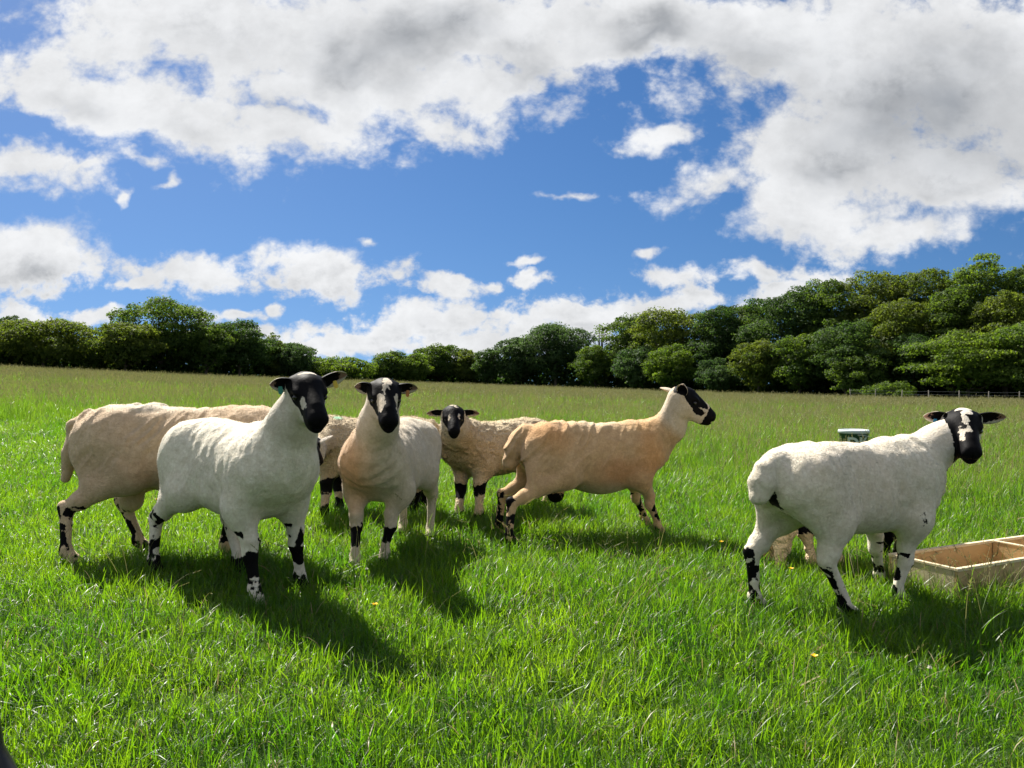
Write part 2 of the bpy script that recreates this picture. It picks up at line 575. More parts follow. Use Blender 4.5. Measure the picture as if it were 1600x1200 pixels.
def coat_material(name, relief=0.35, relief_scale=140.0, curl=0.0, gloss_black=0.58):
    m = bpy.data.materials.new(name)
    m.use_nodes = True
    t = m.node_tree
    b = NB(t)
    bs = t.nodes['Principled BSDF']
    wool = b.add('ShaderNodeAttribute', attribute_name='wool').outputs['Color']
    blk = b.add('ShaderNodeAttribute', attribute_name='black').outputs['Fac']
    tc = b.add('ShaderNodeTexCoord').outputs['Object']
    nrag = b.noise(tc, 60.0, 4.0, 0.65)
    fac = b.smooth(b.math('ADD', blk, b.math('MULTIPLY_ADD', nrag, 0.040, -0.020)), -0.0025, 0.0025)
    nmot = b.noise(tc, 26.0, 5.0, 0.65)
    c = b.mix(b.smooth(nmot, 0.3, 0.75), b.mix(1.0, wool, rgba((0.80, 0.77, 0.72)), 'MULTIPLY'), wool)
    nst = b.noise(b.vmath('MULTIPLY', tc, (1.0, 1.0, .45)), 95.0, 4.0, 0.75)
    c = b.mix(b.math('MULTIPLY', b.smooth(nst, 0.45, 0.75), 0.30), c, b.mix(1.0, wool, rgba((0.55, 0.50, 0.43)), 'MULTIPLY'))
    c = b.mix(fac, c, rgba((0.0045, 0.0042, 0.0048)))
    t.links.new(c, bs.inputs['Base Color'])
    rg = b.math('MULTIPLY_ADD', fac, gloss_black - 0.92, 0.92)
    t.links.new(rg, bs.inputs['Roughness'])
    t.links.new(b.math('MULTIPLY_ADD', fac, -0.07, 0.12), bs.inputs['Specular IOR Level'])
    try:
        t.links.new(b.math('MULTIPLY_ADD', fac, -0.22, 0.22), bs.inputs['Sheen Weight'])
        bs.inputs['Sheen Roughness'].default_value = 0.5
    except Exception:
        pass
    h = b.noise(tc, relief_scale, 5.0, 0.75)
    if curl > 0:
        vo = b.add('ShaderNodeTexVoronoi', feature='F1')
        b.put(vo.inputs['Vector'], b.vmath('ADD', tc, b.vmath('SCALE', b.noise(tc, 30.0, 3.0, 0.6, color=True), s=0.03)))
        vo.inputs['Scale'].default_value = 66.0
        c = b.mix(b.math('MULTIPLY', b.smooth(vo.outputs['Distance'], 0.35, 0.75), b.math('MULTIPLY_ADD', fac, -.22, .22)), c, b.mix(1.0, wool, rgba((0.62, 0.57, 0.49)), 'MULTIPLY'))  # crevice shade between the curls, painted into the wool colour
        t.links.new(c, bs.inputs['Base Color'])
        h = b.math('ADD', h, b.math('MULTIPLY', vo.outputs['Distance'], curl))
    bmp = b.add('ShaderNodeBump')
    bmp.inputs['Strength'].default_value = relief
    bmp.inputs['Distance'].default_value = 0.012
    t.links.new(b.math('MULTIPLY', h, b.math('MULTIPLY_ADD', fac, -0.85, 1.0)), bmp.inputs['Height'])
    t.links.new(bmp.outputs[0], bs.inputs['Normal'])
    return m

def plain_material(name, col, rough=0.5, spec=0.5, trans=0.0, metal=0.0):
    m = bpy.data.materials.new(name)
    m.use_nodes = True
    bs = m.node_tree.nodes['Principled BSDF']
    bs.inputs['Base Color'].default_value = rgba(col)
    bs.inputs['Roughness'].default_value = rough
    bs.inputs['Specular IOR Level'].default_value = spec
    bs.inputs['Metallic'].default_value = metal
    return m

MAT_EYE = plain_material('sheep_eye', (0.006, 0.004, 0.003), 0.08, 0.6)

TORSO = [  # x, top, bottom, half width at unit scale (back about 0.78 m high)
    (-0.545, .660, .590, .035), (-0.53, .700, .550, .075), (-0.48, .740, .510, .120), (-0.40, .772, .470, .150), (-0.28, .788, .405, .170), (-0.12, .782, .350, .186),
    (0.04, .770, .328, .192), (0.17, .768, .332, .184), (0.28, .772, .358, .168), (0.36, .760, .410, .142), (0.43, .725, .490, .108), (0.475, .680, .555, .070), (0.49, .64, .59, .035)]

def frame(d, up=(0, 0, 1)):
    """columns: along, left, up"""
    d = np.asarray(d, float); d = d / np.linalg.norm(d)
    l = np.cross(up, d); l /= np.linalg.norm(l)
    u = np.cross(d, l)
    return np.stack([d, l, u], 1)

def make_ear(parent, R, P, side, spec, mat, wool_in, wool_out, L=0.135, W=0.037, blackness=0.0, tagcol=None, tagmat=None):
    d = np.array(spec['d'], float) * np.array([1, side, 1])
    nrm = np.array(spec['n'], float) * np.array([1, side, 1])
    d /= np.linalg.norm(d)
    nrm -= d * (nrm @ d); nrm /= np.linalg.norm(nrm)
    wd = np.cross(nrm, d)
    base = np.array([0.012, side * 0.056, -0.012])
    nu, nv = 15, 9
    V = []; B = []; C = []
    fold = spec.get('fold', 1.0)
    for layer in (0, 1):
        for i in range(nu):
            u = i / (nu - 1)
            w = W * (0.42 + 0.58 * math.sin(math.pi * min(1, u * 1.08 + .02)) ** 0.75) if u < 0.5 else W * (math.cos((u - 0.5) * math.pi) ** 0.62 if u < 1 else 0.0)
            w = max(w, 0.0015)
            for j in range(nv):
                v = -1 + 2 * j / (nv - 1)
                cup = fold * (1 - u * 0.75)
                ang = v * (0.45 + 0.9 * cup)
                rad = w / max(0.35, math.sin(min(1.4, 0.45 + 0.9 * cup)))
                yy = math.sin(ang) * rad
                hh = -(1 - math.cos(ang)) * rad + (0.0045 if layer == 0 else 0.0) * (1 - abs(v) ** 3 * .7)
                hh += 0.010 * math.sin(u * 2.2) - spec.get('droop', 0.02) * u * u
                p = base + d * (L * u) + wd * yy + nrm * hh
                V.append(P + R @ p)
                if layer == 0:
                    k = blackness - 0.10 * max(0, u - .15) - 0.10 * max(0, v * side * spec.get('rim', 1) - .2)
                    B.append(k); C.append(wool_out)
                else:
                    k = spec.get('inner', .034) - 0.055 * max(0, u - .15) - .04 * max(0, abs(v) - .55) * 2
                    B.append(k); C.append(wool_in * (1 - .0 * u) if abs(v) < .7 else wool_out)
    F = []
    o2 = nu * nv
    for i in range(nu - 1):
        for j in range(nv - 1):
            a = i * nv + j
            F.append((a, a + nv, a + nv + 1, a + 1))
            F.append((o2 + a, o2 + a + 1, o2 + a + nv + 1, o2 + a + nv))
        for j in (0, nv - 1):
            a = i * nv + j
            q = (a, o2 + a, o2 + a + nv, a + nv)
            F.append(q if j == 0 else q[::-1])
    e = mesh_obj('ear', np.array(V), np.array(F), mat, parent)
    fattr(e.data, 'black', B)
    cattr(e.data, 'wool', np.array(C))
    if tagcol is not None:
        tp = P + R @ (base + d * (L * 0.55) - nrm * 0.010) - np.array([0, 0, .016])
        dn = np.array([0, 0, -1.0])
        a1 = R @ d
        a2 = dn - a1 * (dn @ a1); a2 /= np.linalg.norm(a2)
        a3 = np.cross(a1, a2)
        vs = []
        outline = [(-.007, -.004), (.007, -.004), (.010, .008), (.009, .026), (.004, .031), (-.004, .031), (-.009, .026), (-.010, .008)]
        for k in (-1, 1):
            for (q, r) in outline:
                vs.append(tp + a1 * q + a2 * r + a3 * 0.0016 * k)
        n = len(outline)
        fs = [tuple(range(n))[::-1], tuple(range(n, 2 * n))] + [(i, (i + 1) % n, n + (i + 1) % n, n + i) for i in range(n)]
        poly_obj('ear_tag', vs, fs, tagcol, e)
    return e

def make_sheep(cfg):
    h = cfg.get('h', 0.0075)
    s = cfg['s']
    ws = cfg.get('wide', 1.0)
    hoofw = {k: on_ground(*v) for k, v in cfg['hooves'].items()}
    fm = (hoofw['FL'] + hoofw['FR']) / 2
    hm = (hoofw['HL'] + hoofw['HR']) / 2
    yaw = cfg.get('yaw')
    yaw = math.atan2(fm[1] - hm[1], fm[0] - hm[0]) if yaw is None else math.radians(yaw)
    cx = (fm + hm) / 2
    Fw = np.array([math.cos(yaw), math.sin(yaw), 0]); Lf = np.array([-Fw[1], Fw[0], 0])
    root = cx + Fw * (0.04 * s + cfg.get('shift', 0)) + Lf * cfg.get('side', 0)
    root[2] = float(ground(root[0], root[1]))
    Rw = np.stack([Fw, Lf, np.array([0, 0, 1.0])], 1)
    loc = lambda p: Rw.T @ (np.asarray(p, float) - root)
    hoof = {k: loc(v) for k, v in hoofw.items()}
    # --- head pose
    P = loc(at(*cfg['poll']))
    hd = Rw.T @ np.asarray(cfg['look'], float)
    R = frame(hd)
    if cfg.get('roll'):
        a = math.radians(cfg['roll']); ca, sa = math.cos(a), math.sin(a)
        R = R @ np.array([[1, 0, 0], [0, ca, -sa], [0, sa, ca]])
    hs = cfg.get('hs', 1.0)
    H = lambda x, y, z: P + R @ (np.array([x, y, z]) * hs)
    lo = np.array([-.80 * s, -.36 * s, -.06]); hi = np.array([.62 * s, .36 * s, .90 * s])
    for q in list(hoof.values()) + [P, H(.32, 0, 0)]:
        lo = np.minimum(lo, q - .16); hi = np.maximum(hi, q + .16)
    fd = Field(lo, hi, h)
    st = np.array(TORSO) * s
    st[:, 3] *= ws
    lf = cfg.get('len', 1.0)
    st[:, 0] *= lf
    if 'belly' in cfg:
        mid = np.exp(-((st[:, 0] / s + 0.0) / 0.22) ** 2)
        st[:, 2] -= cfg['belly'] * mid
    fd.torso(st)
    S = lambda x, y, z: np.array([x * lf, y, z]) * s
    thick = cfg.get('leg', 1.0)
    legs = {}
    for k in ('FL', 'FR'):
        sd_ = 1 if k == 'FL' else -1
        q = hoof[k]
        dx, dy = q[0] - .29 * s * lf, q[1] - sd_ * .105 * s
        A = S(.345, sd_ * .115, .56); B = S(.27, sd_ * .135, .415)
        K = S(.285, sd_ * .112, .235) + np.array([dx * .50, dy * .5, q[2] * .6 + cfg.get('knee', 0)])
        T = S(.283, sd_ * .107, .075) + np.array([dx * .93, dy * .93, q[2] * .9])
        E = np.array([q[0] + .012, q[1], q[2] + .022])
        fd.cone(A, B, .105 * s, .078 * s, .07, ((0, 1, 0), .72))
        fd.cone(B, K + np.array([0, 0, .05]), .072 * s * thick, .040 * s * thick, .06)
        fd.cone(K + np.array([0, 0, .05]), K - np.array([0, 0, .02]), .040 * s * thick, .036 * s * thick, .02)
        fd.cone(K, T + np.array([0, 0, .03]), .033 * s * thick, .026 * s * thick, .02)
        fd.cone(T, T - np.array([0, 0, .005]), .031 * s * thick, .029 * s * thick, .02)
        fd.cone(T, E + np.array([0, 0, .018]), .026 * s * thick, .030 * s, .02)
        for e in (-1, 1):
            fd.cone(E + np.array([-.012, e * .013, .0]), E + np.array([.022, e * .015, -.014]), .021, .015, .004)
        legs[k] = [A, B, K, T, E]
    for k in ('HL', 'HR'):
        sd_ = 1 if k == 'HL' else -1
        q = hoof[k]
        dx, dy = q[0] + .37 * s * lf, q[1] - sd_ * .10 * s
        A = S(-.36, sd_ * .095, .60); B = S(-.235, sd_ * .130, .445) + np.array([dx * .12 + cfg.get('stifle', 0), dy * .15, 0])
        K = S(-.445, sd_ * .105, .285) + np.array([dx * .66 - abs(dx) * .04, dy * .65, q[2] * .6])
        T = S(-.405, sd_ * .10, .080) + np.array([dx * .95, dy * .95, q[2] * .9])
        E = np.array([q[0] + .012, q[1], q[2] + .022])
        fd.cone(A, B, .150 * s, .095 * s, .08, ((0, 1, 0), .66))
        tg = cfg.get('thigh', 1.0)
        fd.cone(S(-.43, sd_ * .085, .58), (B * .45 + K * .55) + np.array([-.015 * s, 0, .045 * s]), .100 * s * tg, .050 * s * tg, .06, ((0, 1, 0), .72))
        fd.cone(B, K * .75 + B * .25, .084 * s * thick * min(1, tg * .97 + .03), .044 * s * thick, .05)
        fd.cone(K * .8 + B * .2, K, .046 * s * thick, .037 * s * thick, .04)
        fd.cone(K + np.array([-.016, 0, .012]), K + np.array([0, 0, -.02]), .028 * s * thick, .030 * s * thick, .015)
        fd.cone(K, T + np.array([0, 0, .03]), .034 * s * thick, .027 * s * thick, .02)
        fd.cone(T, T - np.array([0, 0, .005]), .032 * s * thick, .030 * s * thick, .02)
        fd.cone(T, E + np.array([0, 0, .018]), .027 * s * thick, .030 * s, .02)
        for e in (-1, 1):
            fd.cone(E + np.array([-.012, e * .013, .0]), E + np.array([.022, e * .015, -.014]), .021, .015, .004)
        legs[k] = [A, B, K, T, E]
    # --- tail
    tl = cfg.get('tail', .18)
    td = np.array(cfg.get('taildir', (-.25, 0, -1)), float); td /= np.linalg.norm(td)
    t0 = S(-.50, 0, .715); t1 = t0 + S(-.055, 0, -.035); t2 = t1 + td * tl * s
    tr = cfg.get('tailr', .036) * s
    fd.cone(t0, t1, .045 * s, tr, .05)
    fd.cone(t1, (t1 + t2) / 2, tr, tr * cfg.get('tailmid', 1.05), .015)
    fd.cone((t1 + t2) / 2, t2, tr * cfg.get('tailmid', 1.05), tr * cfg.get('tailend', .75), .01)
    if cfg.get('ram'):
        fd.cone(S(-.27, 0, .40), S(-.285, 0, .30), .050 * s, .058 * s, .05)
    # --- neck
    nb = S(.375, 0, .615)
    th = H(.030, 0, -.055)
    mid = nb * .45 + th * .55 + np.array(cfg.get('neckbow', (0, 0, 0)), float)
    nr = cfg.get('neck', 1.0)
    fd.cone(S(.27, 0, .60), nb, .148 * s, .134 * s * nr, .10)
    fd.cone(nb, mid, .134 * s * nr, .094 * s * nr, .08)
    fd.cone(mid, th, .094 * s * nr, .078 * hs * nr, .06)
    fd.cone(S(.30, 0, .49), S(.39, 0, .545), .095 * s, .085 * s, .07)
    # --- head
    ca = lambda a, b, ra, rb, k=.02, sq=None: fd.cone(H(*a), H(*b), ra * hs, rb * hs, k, sq)
    el = lambda c, r, k=.02, cut=False: fd.ell(H(*c), np.array(r) * hs, R, k, cut)
    Lh = R[:, 1]
    el((.045, 0, -.040), (.088, .074, .074), .03)
    ca((.065, 0, -.052), (.235, 0, -.070), .067, .043, .03, (Lh, .92))
    ca((.075, 0, -.012), (.205, 0, -.038), .046, .032, .03, (Lh, 1.0))
    el((.238, 0, -.072), (.054, .046, .047), .02)
    ca((.045, 0, -.105), (.215, 0, -.108), .058, .030, .03, (Lh, .95))
    for e in (-1, 1):
        el((.070, e * .034, -.095), (.055, .036, .05), .03)
        el((.094, e * .056, -.018), (.036, .020, .016), .018)
        el((.020, e * .060, -.018), (.028, .026, .026), .02)
        el((.108, e * .072, -.042), (.017, .010, .012), .010, True)
        el((.286, e * .020, -.058), (.012, .007, .008), .008, True)
        ca((.262, e * .014, -.050), (.268, e * .027, -.064), .017, .016, .012)
    ca((.200, 0, -.118), (.255, 0, -.106), .026, .024, .015)
    el((.286, 0, -.098), (.022, .034, .004), .010, True)
    el((.290, 0, -.075), (.012, .003, .018), .006, True)
    # --- skin relief
    sd0 = cfg.get('seed', 1)
    fold = cfg.get('fold', 0.0)
    fleece = cfg.get('fleece', 0.0)
    hp = P + R @ (np.array([.12, 0, -.05]) * hs)
    def relief(p):
        legm = np.clip((p[:, 2] / s - .40) / .08, 0, 1)
        dh = np.linalg.norm(p - hp.astype(np.float32), axis=1)
        hm_ = np.clip((dh - .20 * hs) / .08, 0, 1)
        m = legm * hm_
        r = 0.0045 * vnoise(p, 9.0, sd0) + 0.0030 * vnoise(p, 22.0, sd0 + 3) + 0.0016 * vnoise(p, 48.0, sd0 + 4)
        if cfg.get('ripple'):
            r = r + cfg['ripple'] * vnoise(p + .02 * np.stack([vnoise(p, 8.0, 3), 0 * p[:, 0], 0 * p[:, 0]], -1), (34.0, 12.0, 7.0), sd0 + 17)
        if fold:
            w = p + 0.035 * np.stack([vnoise(p, 7.0, sd0 + 5), vnoise(p, 7.0, sd0 + 6), vnoise(p, 7.0, sd0 + 7)], -1)
            k = w[:, 0] * 0.80 - w[:, 2] * 0.60
            fl = vnoise(np.stack([k, w[:, 1] * .3, (w[:, 0] * .6 + w[:, 2] * .8) * .18], -1), 24.0, sd0 + 9)
            zone = np.clip((p[:, 2] / s - .44) / .08, 0, 1) * (0.35 + 0.65 * np.clip(0.4 - p[:, 0] * 1.2, 0, 1))
            r = r + fold * (1 - np.abs(fl)) ** 2 * -1.0 * zone
        nk = np.clip((p[:, 0] / s - .30) / .12, 0, 1) * hm_
        if cfg.get('neckfold'):
            r = r + cfg['neckfold'] * nk * np.sin((p[:, 0] * .75 + p[:, 2] * .35 * (1)) * 130.0 + 3.5 * vnoise(p, 6.0, sd0 + 2))
        if fleece:
            r = r + fleece * (vnoise(p, 42.0, sd0 + 11) * .6 + vnoise(p, (26.0, 26.0, 55.0), sd0 + 12) * .6)
        if cfg.get('crimp'):
            tz = np.clip(1 - np.abs(p[:, 0] + .66 * s) / (.16 * s), 0, 1)
            r = r + cfg['crimp'] * np.clip(tz * 3, 0, 1) * (1.3 * vnoise(p + .02 * np.stack([vnoise(p, 16.0, sd0 + 15)] * 3, -1), (24.0, 24.0, 62.0), sd0 + 16) + .6 * vnoise(p, 60.0, sd0 + 18))
        return r * m if not cfg.get('crimp') else r * np.maximum(m, (p[:, 0] < -.5 * s) * 1.0)
    fd.rough(relief)
    V, F = fd.skin()
    V = smooth_mesh(V, F, 4)
    N, fn = vert_normals(V, F)
    # --- colours: 'black' is positive inside a dark marking, 'wool' is the fleece colour
    q = ((V - P.astype(np.float32)) @ R.astype(np.float32)) / hs
    hx, hy, hz = q[:, 0], q[:, 1], q[:, 2]
    dist_head = np.linalg.norm(q - np.array([.12, 0, -.06]), axis=1)
    hdm = (dist_head < .24) & (hx > -.10)
    rag = vnoise(q, 34.0, sd0 + 21) * .013 + vnoise(q, 80.0, sd0 + 22) * .010
    def e3(c, r):
        return (1 - np.sqrt(((hx - c[0]) / r[0]) ** 2 + ((hy - c[1]) / r[1]) ** 2 + ((hz - c[2]) / r[2]) ** 2)) * min(r)
    mk = cfg['mark']
    c0 = mk.get('cheek', -.030)
    blk = np.full(len(V), -.1)
    face = np.maximum(e3((.09, .06, -.03), (.13, .075, .085)), e3((.09, -.06, -.03), (.13, .075, .085)))
    face = np.maximum(face, e3((.04, 0, .0), (.11, .11, .12)) if mk.get('crown', True) else -.1)
    face = np.minimum(face, (hz - (c0 - mk.get('slope', .46) * np.maximum(hx, 0))) * .9)
    face = np.maximum(face, np.minimum(hx - mk.get('muzzle', .185), 0.05))
    face = np.minimum(face, hx + mk.get('back', .035) + .25 * np.abs(hy))
    for (c, r) in mk.get('fill', []):
        face = np.maximum(face, e3(c, r))
    for (c, r) in mk.get('white', []):
        face = np.minimum(face, -e3(c, r))
    for (c, r) in mk.get('dark', []):
        face = np.maximum(face, e3(c, r))
    axd = np.linalg.norm(q - np.array([1, 0, -.25]) / np.linalg.norm([1, 0, -.25]) * np.clip((q @ (np.array([1, 0, -.25]) / np.linalg.norm([1, 0, -.25])))[:, None], 0, .32), axis=1)
    hdm &= (axd < .112) & (hz > -.15) & (np.abs(hy) < .088 - .17 * np.clip(hx - .09, 0, 1))
    blk = np.where(hdm, np.clip(face * 2.6, -.06, .06) + rag, blk)
    # legs
    lz = V[:, 2]
    lr = vnoise(V, 16.0, sd0 + 30) * .016 + vnoise(V, 30.0, sd0 + 31) * .014 + vnoise(V, 60.0, sd0 + 32) * .008
    for k in ('FL', 'FR', 'HL', 'HR'):
        pts = legs[k]
        sg = 1 if k[1] == 'L' else -1
        T_, E_, K_ = pts[3], pts[4], pts[2]
        tt = np.clip((lz - E_[2]) / max(1e-3, (K_[2] - E_[2])), 0, 1.25)
        cxl = E_[0] + (K_[0] - E_[0]) * tt; cyl = E_[1] + (K_[1] - E_[1]) * tt
        near = np.hypot(V[:, 0] - cxl, V[:, 1] - cyl) < .105
        zz = lz - (E_[2] - .02)
        lb = np.full(len(V), -.1)
        for band in cfg['legs'].get(k, []):
            z0, z1 = band[0], band[1]
            f = np.minimum(zz - z0, z1 - zz)
            if len(band) > 2:      # only on one face of the leg: (dx, dy)
                f = np.minimum(f, (V[:, 0] - cxl) * band[2] + (V[:, 1] - cyl) * band[3] - .008)
            lb = np.maximum(lb, f)
        if cfg.get('holes'):
            hn = vnoise(V, 30.0, sd0 + 61) * .6 + vnoise(V, 62.0, sd0 + 62) * .5
            lb = np.minimum(lb, (cfg['holes'] - hn) * .04)
        spk = cfg.get('speck', 0.0)
        if spk:
            sp = vnoise(V, 34.0, sd0 + 41 + ord(k[0]) + ord(k[1]))
            lb = np.maximum(lb, np.where(zz < cfg.get('speckz', .33), (sp - (1 - spk)) * .035, -.1))
        lb = np.where(near & (zz < .46), lb + lr, -.1)
        blk = np.maximum(blk, lb)
    for (c, r) in cfg.get('spots', []):
        c = np.array(c) * s
        dd = (1 - np.sqrt((((V - c) / (np.array(r) * s)) ** 2).sum(1))) * min(r) * s
        blk = np.maximum(blk, dd + lr * .35)
    wool = np.array(cfg['wool'])[None, :].repeat(len(V), 0)
    n1 = vnoise(V, 4.5, sd0 + 51); n2 = vnoise(V, 12.0, sd0 + 52)
    wool = wool * (1 + .07 * n1 + .06 * n2)[:, None]
    for (c, r, colr, amt) in cfg.get('tints', []):
        c = np.array(c) * s
        dd = 1 - np.sqrt((((V - c) / (np.array(r) * s)) ** 2).sum(1))
        a = np.clip(dd * 1.6 + .35 * n1 + .30 * n2, 0, 1)[:, None] * amt
        wool = wool * (1 - a) + np.array(colr)[None, :] * a
    # bare pale skin on the head and lower legs
    bare = np.clip((.235 - dist_head) / .05, 0, 1)[:, None] * (hx > -.06)[:, None]
    wool = wool * (1 - bare) + np.array(cfg.get('bare', (.66, .60, .52)))[None, :] * bare
    o = mesh_obj('sheep', V, F, cfg['mat'])
    fattr(o.data, 'black', blk)
    cattr(o.data, 'wool', np.clip(wool, 0, 1))
    o.location = root
    o.rotation_euler = (0, 0, yaw)
    tag(o, cfg['label'], 'sheep', 'sheep standing in the field')
    # eyes
    for e in (-1, 1):
        c = H(.108, e * .0600, -.040)
        nn, mm = 8, 6
        vs = [c + np.array([0, 0, .0145 * hs])]
        for i in range(1, mm):
            for j in range(nn):
                a, bq = math.pi * i / mm, 2 * math.pi * j / nn
                vs.append(c + .0145 * hs * np.array([math.sin(a) * math.cos(bq), math.sin(a) * math.sin(bq), math.cos(a)]))
        vs.append(c - np.array([0, 0, .0145 * hs]))
        fs = [(0, 1 + j, 1 + (j + 1) % nn) for j in range(nn)]
        for i in range(mm - 2):
            for j in range(nn):
                a = 1 + i * nn + j; b2 = 1 + i * nn + (j + 1) % nn
                fs.append((a, a + nn, b2 + nn, b2))
        fs += [(len(vs) - 1, 1 + (mm - 2) * nn + (j + 1) % nn, 1 + (mm - 2) * nn + j) for j in range(nn)]
        poly_obj('eye', vs, fs, MAT_EYE, o, True)
    for e, key in ((1, 'earL'), (-1, 'earR')):
        sp = dict(d=(-.15, 1, .02), n=(-1, .1, .2), droop=.02)
        sp.update(cfg.get(key, {}))
        make_ear(o, R, P, e, sp, cfg['mat'], np.array((.34, .20, .165)), np.array(cfg.get('bare', (.66, .60, .52))), L=.135 * hs * sp.get('len', 1), W=.038 * hs * sp.get('wid', 1), blackness=sp.get('black', .05), tagcol=sp.get('tag'))
    # short standing wool that catches the light along the outline
    nf = cfg.get('fuzz', 26000)
    if nf:
        area = np.linalg.norm(fn, axis=1)
        fi = RNG.choice(len(F), nf, p=area / area.sum())
        w4 = RNG.dirichlet((1, 1, 1, 1), nf)
        base = (V[F[fi]] * w4[..., None]).sum(1)
        nn = (N[F[fi]] * w4[..., None]).sum(1)
        bb = (blk[F[fi]] * w4).sum(1)
        wc = (wool[F[fi]] * w4[..., None]).sum(1)
        wool_part = (bb < -.004) & (base[:, 2] > .20)
        dh = np.linalg.norm(base - hp, axis=1)
        ln = cfg.get('hair', .011) * (0.5 + RNG.random(nf)) * np.where(wool_part, 1, 0.30)
        ln *= np.where(dh < .19 * hs, .5, 1.0)
        ln *= np.where(base[:, 2] < .36 * s, .6, 1.0)
        tdir = RNG.normal(size=(nf, 3)); tdir -= nn * (tdir * nn).sum(1, keepdims=True)
        tdir /= np.linalg.norm(tdir, axis=1, keepdims=True)
        dn = nn + tdir * cfg.get('mess', .75) * RNG.random((nf, 1)) + np.array([-.25, 0, -.35])
        dn /= np.linalg.norm(dn, axis=1, keepdims=True)
        sd2 = np.cross(dn, nn + 1e-3); sd2 /= (np.linalg.norm(sd2, axis=1, keepdims=True) + 1e-6)
        wdt = cfg.get('hairw', .0016)
        b0 = base - nn * .002
        VV = np.stack([b0 - sd2 * wdt, b0 + sd2 * wdt, b0 + dn * ln[:, None]], 1).reshape(-1, 3)
        FF = np.arange(nf * 3).reshape(-1, 3)
        fz = mesh_obj('fleece', VV, FF, cfg['mat'], o)
        fattr(fz.data, 'black', np.repeat(bb, 3))
        cattr(fz.data, 'wool', np.repeat(np.clip(wc * 1.08, 0, 1), 3, 0))
        fz['kind'] = 'stuff'
        soft = nn * .8 + dn * .35
        soft /= np.linalg.norm(soft, axis=1, keepdims=True)
        fz.data.normals_split_custom_set(np.repeat(soft, 3, 0).tolist())
    return o
WHITE = coat_material('white_wool', 0.50, 66.0, curl=.30)
SHORN = coat_material('shorn_wool', 0.60, 70.0, curl=.25)
WOOLLY = coat_material('thick_fleece', 0.75, 90.0, curl=1.2)
TAG_GREEN = plain_material('green_tag', (0.02, 0.22, 0.16), 0.4)
TAG_YELLOW = plain_material('yellow_tag', (0.62, 0.42, 0.03), 0.4)
TAG_ORANGE = plain_material('orange_tag', (0.45, 0.16, 0.03), 0.4)
TAG_BLUE = plain_material('blue_tag', (0.02, 0.24, 0.42), 0.4)
ORANGE = (.66, .34, .13)
PINK = (.62, .44, .32)

